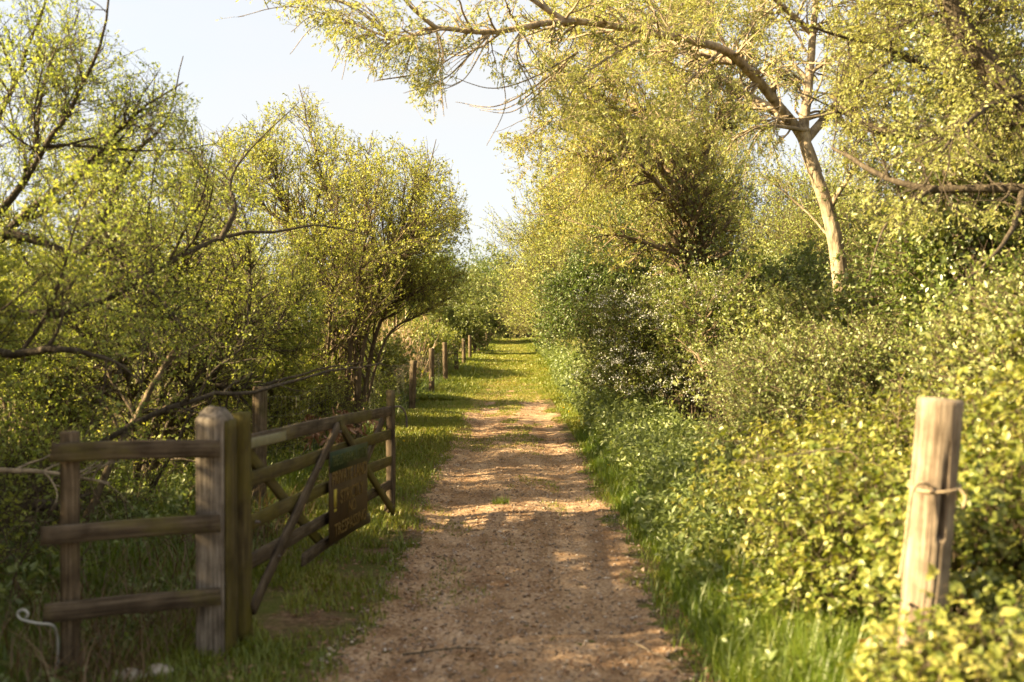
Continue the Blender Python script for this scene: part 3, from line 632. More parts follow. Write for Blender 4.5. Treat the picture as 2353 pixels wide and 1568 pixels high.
# right hedge, far to near
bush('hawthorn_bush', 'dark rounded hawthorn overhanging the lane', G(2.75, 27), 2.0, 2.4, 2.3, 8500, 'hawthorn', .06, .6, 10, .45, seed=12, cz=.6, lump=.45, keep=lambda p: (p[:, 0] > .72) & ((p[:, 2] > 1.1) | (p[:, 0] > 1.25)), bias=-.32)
bush('hawthorn_bush', 'sunlit hedge bush beside the grassy far track', G(3.1, 35), 1.9, 3.6, 2.2, 5500, 'willow', .07, .5, 9, .5, seed=14, keep=clear)
bush('hedge_bush', 'pale hedge bush far along the track', G(3.3, 50), 2.0, 6, 2.2, 5500, 'willow', .09, .5, 9, .6, seed=15, keep=clear)
bush('dense_bush', 'grey green bush low in front of the dark hawthorn', G(2.5, 19.5), 1.1, 2.4, .95, 5000, 'shade', .045, .55, 9, .3, seed=16, keep=clear)
hw, hq = bush('hawthorn_bush', 'hawthorn with clusters of white blossom on layered twigs', G(2.75, 15.6), 1.45, 1.2, 1.35, 5600, 'hawthorn', .042, .6, 9, .35, seed=18, keep=clear, lump=.6)
i = rng.choice(len(hq), 1500); k = hq[i, -1, :]; k = k[(k[:, 0] < .45) & (k[:, 1] < .5)]
k = k[fbm(k[:, 0]*1.6, k[:, 1]*1.6, k[:, 2]*2.2, 33) > .46]
n = len(k)*14; p = np.repeat(k, 14, 0)+rng.normal(size=(n, 3))*[.045, .045, .025]
V, F, c = leafgeo(p, rng.normal(size=(n, 3)), rng.normal(size=(n, 3))+[0, -.4, .8], np.full(n, .022), np.full(n, .02)); a = Acc(); a.add(V, F, np.repeat(U(size=n), c)); a.build('blossom', M['blossom'], hw)
bush('elder_bush', 'broad light green bush under the pale willow trunk', G(5.0, 12.6), 2.2, 1.5, 1.2, 8000, 'shade', .055, .55, 9, .38, seed=19, bias=.12)
bush('elder_bush', 'bush filling the gap behind the blossom', G(4.8, 19.5), 2.3, 2, 1.8, 7000, 'shade', .06, .7, 9, .4, seed=20)
bush('dense_bush', 'dull green shaded bush on the bank between blossom and brambles', G(3.5, 9.6), 1.4, 1.9, .8, 10000, 'shade', .034, .5, 9, .28, seed=22, keep=lambda p: p[:, 0] > 1.45)
bush('dense_bush', 'tall bush below the level limb at the right', G(4.7, 8.2), 1.6, 1.4, 1.15, 9500, 'hawthorn', .036, .6, 9, .3, seed=23, bias=.15)
bush('elder_bush', 'bright bush at the right edge behind the round post', G(4.2, 6.3), 1.4, 1.1, 1.1, 8500, 'shade', .038, .6, 9, .3, seed=24, bias=.2)
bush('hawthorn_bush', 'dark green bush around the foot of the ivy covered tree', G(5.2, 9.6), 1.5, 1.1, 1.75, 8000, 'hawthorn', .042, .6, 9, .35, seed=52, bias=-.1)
bush('elder_bush', 'tall background bush between pale willow and ivy covered tree', G(7.2, 13), 2.6, 2.2, 3.4, 8000, 'shade', .06, .5, 8, .45, seed=25)
# left side, behind fence
bush('bramble_patch', 'round bramble patch behind the wire fence', G(-3.7, 23), 1.4, 1.6, 1.05, 3200, 'bramble', .06, .7, 8, .3, seed=30)
bush('low_bush', 'leafy low bush at the foot of the tallest sallow', G(-3.6, 12.6), 1.1, 1.5, .8, 3600, 'sallow', .04, .6, 8, .3, seed=31)
bush('low_bush', 'leafy bush right against the wire fence below the tallest sallow', G(-3.05, 14.2), .75, 1.0, .75, 2600, 'sallow', .034, .55, 8, .3, seed=41)
bush('low_bush', 'bush under the overhang of the tallest sallow', G(-3.2, 18), .9, 1.3, .8, 2600, 'sallow', .042, .55, 8, .3, seed=42)
bush('low_bush', 'bush on the reed bed edge by the far fence', G(-3.6, 37), 1.2, 4, 1.15, 3000, 'bramble', .08, .6, 8, .4, seed=32)
bush('low_bush', 'scrubby bush low down behind the rail fence', G(-4.6, 8.6), 1.6, 1.3, .75, 2600, 'sallow', .036, .55, 7, .35, seed=33, shell=.3, lump=.8)
bush('low_bush', 'scrubby bush at the lower left corner of the thicket', G(-4.0, 6.2), 1.1, .9, .7, 1100, 'sallow', .036, .55, 7, .35, seed=34, shell=.3, lump=.8)

# thin young tree by the blossom
bT = G(3.05, 13.2)
tree('young_tree', 'thin bare stemmed sapling in front of the white blossom', [([bT, W(1622, 850, 13.2), W(1607, 790, 13.2), W(1618, 740, 13.2), W(1560, 690, 13.2)], .035, .008), ([W(1615, 745, 13.2), W(1660, 690, 13.3), W(1700, 650, 13.4)], .018, .005), ([W(1608, 800, 13.2), W(1640, 770, 13.1)], .014, .004)],
     [dict(n=26, length=.7, ang=50), dict(n=260, length=.35, K=4, ang=45), dict(n=900, length=.16, K=3, ang=45)], 'hawthorn', 8, .035, .6, 'limb', bT, sides=(8, 5, 3, 3))

# ------------------------------------------------------------------ brambles around the round post
def bramble(name, label, loc, rx, ry, rz, n, size, seed, keep=None, bias=0., canes=60):
    root = thing(name, label, 'bramble', loc)
    d = nrm(rng.normal(size=(n, 3))); d[:, 2] = np.abs(d[:, 2])
    lm = .35+1.3*fbm(d[:, 0]*3.0+seed*5, d[:, 1]*3.0, d[:, 2]*3.0, seed, 3)
    r = lm*(.7+.36*U(size=n)**.8); r = np.where(U(size=n) < .08, r*U(1, 1.22, n), r); p = d*r[:, None]*[rx, ry, rz]; p[:, 2] = np.maximum(p[:, 2], .02+.05*U(size=n))
    if keep is not None: k = keep(p+np.asarray(loc)); p, d = p[k], d[k]; n = len(p)
    sd = nrm(d*[1, 1, .5]+rng.normal(size=(n, 3))*.6+[0, 0, .2]); a = Acc(); t0 = U(size=n)
    nrm_ = d*.6+rng.normal(size=(n, 3))*.35+[0, 0, .6]; side = nrm(np.cross(sd, nrm_)); s = size*np.clip(rng.normal(1, .28, n), .4, 1.8)
    for dd, sc in ((sd, 1.0), (sd*.25+side, .85), (sd*.25-side, .85)):
        V, F, c = leafgeo(p, dd-[0, 0, .15], nrm_+rng.normal(size=(n, 3))*.2, s*sc, s*sc*.72, 1, .2)
        a.add(V, F, np.repeat(np.clip(t0*.7+U(size=n)*.3+bias-.08, 0, 1), c))
    a.build('foliage', M['bramble'], root)
    sp = []
    for j in rng.integers(0, n, canes):
        e = p[j]; b = np.array([e[0]*.3, e[1]*.3, -.05]); m = b+(e-b)*[.45, .45, .9]; sp.append(([b, m, e*[1.08, 1.08, .95]], .005, .002))
    P, R = limbs(sp, 10, .08); wd = Acc(); wd.add(*tubes(P, R, 5)); pet = np.stack([p-sd*.05-[0, 0, .04], p], 1)
    wd.add(*tubes(pet, np.full((n, 2), .0012), 3)); wd.build('canes', M['twigbark'], root, True)
    return root
postx = lambda p: ~((np.abs(p[:, 0]-1.66) < .16) & (p[:, 1] < 3.99) & (p[:, 1] > 2.6) & (p[:, 2] > .55))
edge = lambda p: (p[:, 0] > 1.12+.12*np.sin(p[:, 1]*3)+.38*sst(5.2, 4.4, p[:, 1])) & postx(p) & (p[:, 1] > 1.9)
bramble('bramble', 'bright bramble thicket at the foot of the round post', G(2.15, 4.7), 1.05, 1.15, 1.0, 12500, .036, 3, edge, -.02)
bramble('bramble', 'brambles spilling over the bank to the path edge', G(2.35, 6.6), 1.05, 1.4, .95, 12000, .034, 5, edge, -.06)
bramble('bramble', 'lush brambles in the lower right corner', G(2.25, 3.05), .95, .8, .72, 8000, .037, 6, edge, .02)
bramble('bramble', 'low bramble shoots covering the base of the round post', G(1.52, 3.45), .42, .36, .62, 1900, .036, 9, lambda p: p[:, 0] > 1.2, .12, 10)
bramble('bramble', 'tall bramble mound behind the round post to the right', G(3.1, 4.9), 1.0, 1.0, 1.35, 9000, .038, 7, edge, .02)

# herb layer on the right bank
def herbs(n, x0, x1, y0, y1, h, per, size, pw=1.0, asp=.4, thr=.4, sd=2):
    x, y = region(n, x0, x1, y0, y1, pw); k = fbm(x*1.2, y*1.2, 0, sd) > thr; x, y = x[k], y[k]; n = len(x)
    hh = h*U(.5, 1.2, n); K = 5; Q = np.empty((n, K, 3)); Q[:, 0] = np.stack([x, y, gz(x, y)-.01], -1); d = nrm(rng.normal(size=(n, 3))*.25+[0, 0, 1])
    for k in range(1, K): d = nrm(d+rng.normal(size=(n, 3))*.12); Q[:, k] = Q[:, k-1]+d*(hh/(K-1))[:, None]
    return Q
a = Acc(); w = Acc()
for args, per, size, asp in (((5200, 1.3, 2.3, 6.5, 17, .5, 0, 0, 1.2), 12, .055, .45), ((3200, 1.35, 2.3, 14, 32, .6, 0, 0), 11, .075, .45), ((1800, 1.12, 1.5, 4.2, 9, .2, 0, 0), 8, .045, .55), ((2600, 1.6, 2.6, 28, 60, .8, 0, 0), 9, .11, .45), ((1500, -4.5, -2.6, 5, 12, .35, 0, 0), 8, .05, .5), ((900, -.95-1.4, -2.0, 4.2, 9, .12, 0, 0), 6, .035, .6)):
    Q = herbs(*args); foliage(a, Q, per, size, asp, 65, .7, .15); w.add(*tubes(Q, np.full(Q.shape[:2], .002), 3))
u = tag(a.build('undergrowth', M['shade']), 'nettles and low herbs along the foot of the hedge', None, None, 'stuff')
tag(w.build('undergrowth_stems', M['shade']), 'thin green stalks of the nettles and herbs', None, None, 'stuff')

# pale reeds
a = Acc(); x, y = region(2600, -7.5, -2.9, 24, 40); Q = np.empty((len(x), 4, 3)); h = U(1.0, 2.2, len(x)); d = nrm(rng.normal(size=(len(x), 3))*.14+[0, 0, 1]); Q[:, 0] = np.stack([x, y, gz(x, y)], -1)
for k in range(1, 4): d = nrm(d+rng.normal(size=(len(x), 3))*.06); Q[:, k] = Q[:, k-1]+d*(h/3)[:, None]
a.add(*tubes(Q, np.repeat(np.array([[.007, .006, .005, .002]]), len(x), 0), 3)); foliage(a, Q, 2, .3, .05, 25, .2, .3)
tag(a.build('reeds', M['straw']), 'pale dry reeds standing behind the wire fence', None, None, 'stuff')

# dead branches in the left thicket
def branch(name, label, pts, r0, r1, mat='limb', tw=14, tl=.5, cat='branch', group=None):
    P, R = limbs([(pts, r0, r1)], 16, .06); w = Acc(); w.add(*tubes(P, R, 8))
    if tw: Q, R2 = sprout(P, R, tw, tl, 6, 50, .18, .05, .2); w.add(*tubes(Q, R2, 4)); Q3, R3 = sprout(Q, R2, tw*4, tl*.4, 4, 45); w.add(*tubes(Q3, R3, 3))
    c = np.asarray(pts[0], float); o = w.build(name, M[mat], None, True, c); o.location = c
    return tag(o, label, cat, group)
branch('fallen_branch', 'long dark branch sloping up behind the rail fence post', [(-4.4, 7.4, -.1), W(330, 965, 7.6), W(600, 890, 8), W(880, 835, 8.6)], .032, .008, 'bark')
branch('fallen_branch', 'broken pale ended branch leaning upright behind the rail fence', [(-3.55, 8, -.1), W(290, 990, 8), W(350, 900, 8), W(410, 800, 8)], .03, .022, 'limb', 8)
branch('fallen_branch', 'grey dead branch lying low at the left edge', [W(-60, 1085, 5.6), W(90, 1085, 5.8), W(250, 1110, 6.2)], .02, .008, 'palebark', 10, .4)
branch('fallen_branch', 'thick dark log lying in the left thicket', [(-5.6, 7.0, .5), (-4.6, 7.3, .42), (-3.6, 7.9, .28)], .09, .05, 'bark', 6)
branch('fallen_branch', 'thin leaning stem in front of the tallest sallow', [(-3.4, 9, -.1), W(470, 900, 9), W(560, 800, 9.2), W(575, 640, 9.4)], .018, .006, 'bark')
branch('bare_twig', 'bare grey twig poking out of the brambles', [W(1930, 1030, 5.4), W(1850, 1040, 5.2), W(1735, 1060, 5.0)], .006, .002, 'palebark', 3, .15)
branch('stick', 'thin curved straw lying on the path', [(.62, 5.25, .02), (.74, 5.0, .022), (.82, 4.75, .02)], .003, .002, 'palebark', 0)
branch('stick', 'dark short stick lying across the path', [(-.55, 5.05, .015), (-.35, 5.12, .018), (-.18, 5.15, .015)], .006, .003, 'bark', 2, .06)
# tangle of dead twigs low on the left
a = Acc(); n = 260; x = U(-5.2, -2.6, n); y = U(5, 9.5, n); Q = np.empty((n, 7, 3)); Q[:, 0] = np.stack([x, y, gz(x, y)], -1); d = nrm(rng.normal(size=(n, 3))+[0, 0, .7])
for k in range(1, 7): d = nrm(d+rng.normal(size=(n, 3))*.25-[0, 0, .06]); Q[:, k] = Q[:, k-1]+d*.16
R = np.repeat(np.linspace(.006, .002, 7)[None], n, 0); a.add(*tubes(Q, R, 4)); Q2, R2 = sprout(Q, R, 1800, .35, 5, 50, .22, 0); a.add(*tubes(Q2, R2, 3))
tag(a.build('dead_twigs', M['twigbark']), 'tangle of dead brown twigs on the ground under the sallows', None, None, 'stuff')

# ------------------------------------------------------------------ timber
def placed(o, root_loc, p0, zaxis, xaxis):
    z = Vector(zaxis).normalized(); x = Vector(xaxis); x = (x-z*x.dot(z)).normalized(); y = z.cross(x)
    m = Matrix((x, y, z)).transposed().to_4x4(); m.translation = Vector(p0)-Vector(root_loc); o.matrix_basis = m
def board(name, p0, p1, w, t, side, mat, root, ch=.006, N=24, wob=.004, seed=0, endcut=0):
    """sawn board from p0 to p1; w along SIDE x-axis, t the thickness; ragged, chamfered"""
    p0, p1 = Vector(p0), Vector(p1); L = (p1-p0).length
    a, b = w/2, t/2
    prof = np.array([[-a+ch, -b], [a-ch, -b], [a, -b+ch], [a, b-ch], [a-ch, b], [-a+ch, b], [-a, b-ch], [-a, -b+ch]])
    z = np.linspace(0, L, N); V = np.zeros((N, 8, 3)); s = seed+int(U(0, 999))
    V[:, :, :2] = prof[None]; V[:, :, 2] = z[:, None]
    V[:, :, 0] += wob*2*(fbm(z[:, None]*3+prof[:, 0]*30, prof[:, 1]*30, 0, s)-.5); V[:, :, 1] += wob*2*(fbm(z[:, None]*3, prof[:, 0]*30+9, prof[:, 1]*30, s+5)-.5)
    V[:, :, 0] += wob*1.5*np.sin(z/L*3.1)[:, None]
    V[0, :, 2] += prof[:, 0]*endcut; V[-1, :, 2] -= prof[:, 0]*endcut*.5
    V = np.concatenate([V.reshape(-1, 3), [[0, 0, 0], [0, 0, L]]])
    k = np.arange(N-1)[:, None]*8; s_ = np.arange(8)[None]; s2 = (s_+1) % 8
    F = np.stack([k+s_, k+s2, k+8+s2, k+8+s_], -1).reshape(-1, 4); q = np.arange(8); e = N*8
    T = np.concatenate([np.stack([(q+1) % 8, q, q*0+e], -1), np.stack([(N-1)*8+q, (N-1)*8+(q+1) % 8, q*0+e+1], -1)])
    o = mesh(name, V, [F, T], M[mat], root); placed(o, root.location if root else (0, 0, 0), p0, p1-p0, side); return o
def roundpost(name, p0, p1, r, mat, root, S=20, N=26, crack=None, flare=0., rag=.05):
    p0, p1 = Vector(p0), Vector(p1); L = (p1-p0).length; th = np.arange(S)*2*math.pi/S; z = np.linspace(0, L, N); s = int(U(0, 999))
    TH, Z = np.meshgrid(th, z)
    rr = r*(1+rag*2*(fbm(np.cos(TH)*2.5, np.sin(TH)*2.5, Z*1.5, s)-.5)+rag*.7*(vnoise(np.cos(TH)*14, np.sin(TH)*14, Z*3, s)-.5))
    if crack: rr = crack(TH, Z, rr)
    V = np.stack([rr*np.cos(TH), rr*np.sin(TH), Z], -1); k = np.arange(N-1)[:, None]*S; q = np.arange(S); s2 = (q+1) % S
    F = np.stack([k+q, k+s2, k+S+s2, k+S+q], -1).reshape(-1, 4)
    inner = np.stack([rr[-1]*.93*np.cos(th), rr[-1]*.93*np.sin(th), np.full(S, L+.006)], -1); nb = N*S
    V = np.concatenate([V.reshape(-1, 3), inner, [[0, 0, L+.008]]]); b = (N-1)*S
    F = np.concatenate([F, np.stack([b+q, b+s2, nb+s2, nb+q], -1)]); T = np.stack([nb+q, nb+s2, q*0+nb+S], -1)
    o = mesh(name, V, [F, T], M[mat], root, smooth=False); placed(o, root.location if root else (0, 0, 0), p0, p1-p0, (1, 0, 0)); return o

# rail fence at the left
rf = thing('rail_fence', 'three dark weathered rails nailed between a round stake and the square gate post', 'fence', (-2.13, 4.75, 0))
roundpost('post', (-2.13, 4.80, -.1), (-2.12, 4.78, 1.17), .045, 'stake', rf)
for za, zb, xl in ((1.085, 1.068, -2.17), (.695, .695, -2.21), (.330, .325, -2.20)):
    board('rail', (xl, 4.685 if xl > -2.2 else 4.67, za), (-1.462, 4.995, zb), .088, .036, (0, 0, 1), 'wood', rf, N=30, endcut=.1)
# square gate post with weathered cap
gp = thing('gate_post', 'thick square gate post with a chamfered top, grey front and mossy side', 'post', (-1.53, 5.14, 0))
def gatepost():
    w, d, h = .072, .10, 1.21; N = 40; z = np.concatenate([np.linspace(-.1, h, N)]); ch = .008
    prof = np.array([[-w+ch, -d], [w-ch, -d], [w, -d+ch], [w, d-ch], [w-ch, d], [-w+ch, d], [-w, d-ch], [-w, -d+ch]])
    V = np.zeros((N+2, 8, 3)); V[:N, :, :2] = prof; V[:N, :, 2] = z[:, None]
    V[:N, :, 0] += .008*(fbm(z[:, None]*2.5+prof[:, 0]*30, prof[:, 1]*20, 0, 4)-.5); V[:N, :, 1] += .008*(fbm(z[:, None]*2.5, prof[:, 0]*30, prof[:, 1]*20, 6)-.5)
    V[N, :, :2] = prof*.80; V[N, :, 2] = h+.024; V[N+1, :, :2] = prof*.52; V[N+1, :, 2] = h+.056
    V[N:, :, 2] += .01*U(-1, 1, (2, 8)); N += 2
    k = np.arange(N-1)[:, None]*8; s_ = np.arange(8)[None]; s2 = (s_+1) % 8
    F = np.stack([k+s_, k+s2, k+8+s2, k+8+s_], -1).reshape(-1, 4); VV = np.concatenate([V.reshape(-1, 3), [[0, 0, h+.062]]]); q = np.arange(8)
    return VV, [F, np.stack([(N-1)*8+q, (N-1)*8+(q+1) % 8, q*0+N*8], -1)]
V, F = gatepost(); o = mesh('post_body', V, F, M['greypost'], gp)
# moss skin on the lane side of the post is a thin mossy board face
board('mossy_side_plank', (-1.448, 5.145, -.08), (-1.450, 5.145, 1.2), .19, .016, (0, 1, 0), 'mossy', gp, .003, 30, .003)
for zz in (1.0, .62, .25):
    pass

# five bar gate, folded open along the lane
g0 = np.array([-1.43, 5.33]); g1 = np.array([-1.07, 8.92]); gl = np.linalg.norm(g1-g0); gd = (g1-g0)/gl; gn = np.array([gd[1], -gd[0]])  # gn points to the lane
def GP(y, z, off=0.): t = (y-g0[1])/(g1[1]-g0[1]); q = g0+(g1-g0)*t+gn*off; return (float(q[0]), float(q[1]), z)
gt = thing('field_gate', 'open wooden five bar gate with mossy rails and crossed braces', 'gate', (-1.43, 5.33, 0))
sag = lambda y, z: z-.105*(y-5.35)/3.55
board('hanging_stile', GP(5.315, .02, -.01), GP(5.315, 1.225, -.01), .115, .075, (gd[0], gd[1], 0), 'mossy', gt, .01)
board('latch_stile', GP(8.88, .05), GP(8.88, 1.14), .085, .07, (gd[0], gd[1], 0), 'wood', gt, .01)
for z, wd, mt, ye in ((1.06, .085, 'wood', 8.9), (.855, .082, 'mossy', 8.86), (.62, .082, 'mossy', 8.86), (.405, .08, 'wood', 8.86)):
    board('bar', GP(5.34, z, .0), GP(ye, sag(ye, z), .0), wd, .030, (0, 0, 1), mt, gt, N=36, wob=.006)
board('bottom_bar', GP(6.35, .20, .0), GP(8.05, .155, .0), .075, .03, (0, 0, 1), 'wood', gt, N=20, wob=.008, endcut=.5)
board('bar_stub', GP(8.68, .13, .0), GP(8.86, .12, .0), .06, .03, (0, 0, 1), 'wood', gt, N=8, wob=.008, endcut=.6)
board('brace', GP(7.04, .99, .032), GP(5.36, .16, .032), .075, .028, (gd[0], gd[1], .6), 'wood', gt, wob=.006)
board('brace', GP(7.12, .99, .034), GP(8.82, .07, .034), .072, .028, (gd[0], gd[1], -.6), 'mossy', gt, wob=.006)
board('brace', GP(5.42, 1.02, -.032), GP(6.85, .20, -.032), .075, .028, (gd[0], gd[1], -.6), 'mossy', gt, wob=.006)
board('brace', GP(8.78, .93, -.032), GP(7.2, .15, -.032), .072, .028, (gd[0], gd[1], .6), 'wood', gt, wob=.006)
board('hinge_strap', GP(5.33, 1.055, .020), GP(5.95, 1.037, .020), .055, .008, (0, 0, 1), 'plate', gt, .002, 6, 0)
def tubeobj(name, pts, r, mat, parent=None, loc=(0, 0, 0), S=8, K=30, r1=None):
    P = resample(pts, K)[None]; a = Acc(); a.add(*tubes(P, np.linspace(r, r1 or r, K)[None], S)); return a.build(name, M[mat], parent, True, loc)
for yb, zb in ((7.06, .95), (6.55, .76), (5.75, .36), (7.6, .72), (8.3, .36), (8.75, .12), (5.42, .62)):
    c_ = GP(yb, zb, .047); tubeobj('bolt', [GP(yb, zb, .03), c_, GP(yb, zb, .056)], .012, 'iron', gt, gt.location, 8, 4, .007)
tubeobj('latch_hook', [GP(8.84, .99, .04), GP(8.9, .995, .06), GP(8.93, .97, .10), GP(8.95, .9, .125), GP(8.95, .80, .13)], .009, 'iron', gt, gt.location)
# sign on the gate
sg = thing('notice_sign', 'brown and green notice board reading PRIVATE LAND STRICTLY NO TRESPASSING on the gate', 'sign', GP(7.27, .5, .055))
def signpt(u, v, off):  # u 0..1 along, v 0..1 up
    y = 6.75+1.05*u; zt = .842+(.797-.842)*u; zb = .212+(.168-.212)*u; return np.array(GP(y, zb+(zt-zb)*v, .056+off))
def slab(name, u0, u1, v0, v1, o0, o1, mat):
    c = [signpt(u, v, o) for o in (o0, o1) for u, v in ((u0, v0), (u1, v0), (u1, v1), (u0, v1))]
    return mesh(name, np.array(c)-np.array(sg.location), [[[0, 3, 2, 1], [4, 5, 6, 7], [0, 1, 5, 4], [1, 2, 6, 5], [2, 3, 7, 6], [3, 0, 4, 7]]], M[mat], sg)
slab('board', 0, 1, 0, 1, -.006, .0, 'signbrown')
slab('top_band', .004, .996, .77, .996, .0003, .003, 'signgreen')
sl = slab('warning_mark', .10, .165, .375, .575, .0003, .003, 'yellowpaint')
slab('warning_dot', .105, .16, .325, .358, .0003, .003, 'yellowpaint')
ex = (signpt(1, .5, 0)-signpt(0, .5, 0)); SW = np.linalg.norm(ex); ex = Vector(ex/SW); ez = Vector((0, 0, 1)); ez = (ez-ex*ez.dot(ex)).normalized(); en = ex.cross(ez)
def text(s, uc, v, h, width, mat):
    cu = bpy.data.curves.new('lettering', 'FONT'); cu.body = s; cu.align_x = 'CENTER'; cu.align_y = 'CENTER'; cu.size = 1; cu.extrude = .002; cu.offset = .012
    o = bpy.data.objects.new('lettering', cu); link(o); bpy.context.view_layer.update(); dx, dy = o.dimensions.x, o.dimensions.y
    me = bpy.data.meshes.new_from_object(o.evaluated_get(bpy.context.evaluated_depsgraph_get())); bpy.data.objects.remove(o); bpy.data.curves.remove(cu)
    me.materials.clear(); me.materials.append(M[mat]); o = bpy.data.objects.new('lettering', me); link(o, sg)
    m = Matrix((ex*(width*SW/dx), ez*(h/dy), en)).transposed().to_4x4(); m.translation = Vector(signpt(uc, v, .0045))-sg.location; o.matrix_basis = m
text('THE LOWER MILL ESTATE', .5, .885, .075, .90, 'letterdim'); text('PRIVATE LAND', .5, .69, .095, .90, 'letter'); text('STRICTLY', .55, .46, .095, .62, 'letter')
text('NO', .55, .30, .088, .19, 'letter'); text('TRESPASSING', .52, .115, .088, .84, 'letter')

# round sun bleached post at the right with a rope
def crack(TH, Z, rr):
    def groove(th0, w, z0, z1, dep): 
        d = np.angle(np.exp(1j*(TH-th0-.05*np.sin(Z*9)))); return dep*np.exp(-(d/w)**2)*sst(z0, z0+.06, Z)*(1-sst(z1-.2, z1, Z))
    c = math.radians(-88)
    rr = rr-groove(c, .05, .45, 1.35, .010)-np.where((Z > .97) & (Z < 1.33), .07*np.exp(-(np.angle(np.exp(1j*(TH-c-.1)))/(.02+.15*(1.33-Z)/.36))**4), 0)
    for t0, w, z0, z1, dp in ((-2.3, .03, .1, 1.5, .005), (-1.15, .03, .7, 1.6, .006), (-.6, .04, .2, 1.6, .006), (-1.9, .025, .6, 1.6, .004), (.5, .03, 0, 1.6, .006), (2, .04, .1, 1.6, .007), (-2.8, .03, .3, 1.4, .005)): rr = rr-groove(t0, w, z0, z1, dp)
    return rr
wp = thing('wooden_post', 'thick sun bleached round post with a split, standing in the brambles', 'post', (1.58, 3.92, 0))
roundpost('post_body', (1.575, 3.93, -.1), (1.685, 3.90, 1.386), .085, 'palepost', wp, 160, 90, crack, rag=.035)
rp = thing('rope', 'pale rope looped round the sun bleached post with one end hanging', 'rope', (1.66, 3.9, 1.06))
def ring(c, r, tilt, n=26): return [(c[0]+r*math.cos(t), c[1]+r*math.sin(t), c[2]+tilt*math.sin(t*1+.6)) for t in np.linspace(-2.7, 3.5, n)]
tubeobj('loop', ring((1.662, 3.908, 1.05), .093, .012), .006, 'rope', rp, rp.location, 8, 90)
tubeobj('hanging_end', [(1.61, 3.822, 1.063), (1.575, 3.81, 1.075), (1.535, 3.80, 1.05), (1.515, 3.79, .95), (1.50, 3.78, .85), (1.475, 3.77, .72)], .0065, 'rope', rp, rp.location, 8, 50)
tubeobj('tied_end', [(1.73, 3.835, 1.048), (1.745, 3.82, 1.02), (1.735, 3.815, .98)], .005, 'rope', rp, rp.location, 8, 20)

# wire fence along the left: posts and netting
wf = thing('wire_fence', 'long fence of round stakes and wire netting beside the lane', 'fence', (-2.3, 9.3, 0))
fy = [9.3, 14.3, 21.6, 27, 32.5, 38.5, 44, 50, 56, 62, 68, 75, 82, 90, 98, 107]
FX = lambda y: np.interp(y, [9.3, 14.3, 21.6, 28, 45, 70, 110], [-2.36, -2.2, -2.16, -2.16, -2.08, -2.0, -2.0])
tops = []
for i, y in enumerate(fy):
    x = float(FX(y)); b = float(gz(x, y)); ht = (1.13, 1.12, 1.07, 1.24, 1.26)[i] if i < 5 else U(1.08, 1.22)
    roundpost('post', (x, y, b-.1), (x+U(-.04, .04), y+U(-.05, .05), b+ht), (.07, .05, .075, .076, .078)[i] if i < 5 else .085, 'stake', wf, 14, 14); tops.append((x, y, b+min(ht, 1.1)-.06))
roundpost('diagonal_strut', (-2.0, 74, .75), (-3.0, 75, 2.2), .07, 'stake', wf, 10, 8); roundpost('diagonal_strut', (-3.1, 76, .9), (-1.9, 75.6, 2.3), .06, 'stake', wf, 10, 8)
a = Acc()
yy = np.concatenate([np.arange(9.3, 22, .15), np.arange(22, 40, .3)]); xx = FX(yy)-.06; b = gz(xx, yy); sgm = .02*np.sin(yy*2.1)
P = np.stack([np.stack([xx, yy, b+.03], -1), np.stack([xx+.02*np.sin(yy*3), yy, b+.5], -1), np.stack([xx, yy, b+1.0+sgm], -1)], 1); a.add(*tubes(P, np.full(P.shape[:2], .0012)*(1+.02*yy[:, None]), 3))
for hz in (.05, .18, .32, .47, .63, .80, 1.0):
    P = np.stack([xx, yy, b+hz+sgm*hz], -1)[None]; a.add(*tubes(P, np.full((1, len(yy)), .002), 3))
a.build('wire_netting', M['wire'], wf, False, wf.location)

# small things
tubeobj('pigtail_stake', [(-2.185, 4.80, -.12), (-2.18, 4.78, .05), (-2.165, 4.74, .20), (-2.155, 4.67, .275), (-2.20, 4.62, .300), (-2.26, 4.60, .322), (-2.284, 4.60, .344), (-2.276, 4.60, .364), (-2.253, 4.60, .368), (-2.236, 4.60, .350), (-2.245, 4.60, .333)], .0065, 'white', None, (-2.185, 4.8, -.12), 8, 60)
o = bpy.data.objects['pigtail_stake']; o.location = (-2.185, 4.8, -.12); tag(o, 'white curled plastic stake poking out by the lower fence rail', 'stake')
def boulder(name, label, loc, s, mat='stone'):
    import bmesh
    bm = bmesh.new(); bmesh.ops.create_icosphere(bm, subdivisions=3, radius=1)
    v = np.array([q.co for q in bm.verts]); f = np.array([[q.index for q in t.verts] for t in bm.faces]); bm.free()
    v = v*(.7+.6*fbm(v[:, 0]*1.3+loc[1], v[:, 1]*1.3, v[:, 2]*1.3, 7))[:, None]*s
    o = mesh(name, v, [f], M[mat], smooth=True); o.location = loc; return tag(o, label, 'stone')
boulder('stone', 'pale flat stone at the right edge of the path', G(1.32, 6.95, .02), np.array([.09, .12, .045]))
boulder('stone', 'grey rubble stone at the foot of the gate post', G(-1.72, 4.85, .0), np.array([.07, .06, .03]))
boulder('stone', 'larger grey rubble stone beside the gate post foot', G(-1.85, 4.8, .0), np.array([.09, .06, .035]))
a = Acc(); t = U(size=160); x = .0-.1+np.clip(rng.normal(size=160), -1.5, 1.5)*.045; y = 9.6+np.clip(rng.normal(size=160), -1.5, 1.5)*.045; a.add(*blades(x, y, .07, .003, .6, tb=-.15)); tag(a.build('grass_tuft', M['grass']), 'single dark grass tuft in the middle of the path', 'grass tuft', None, 'thing')
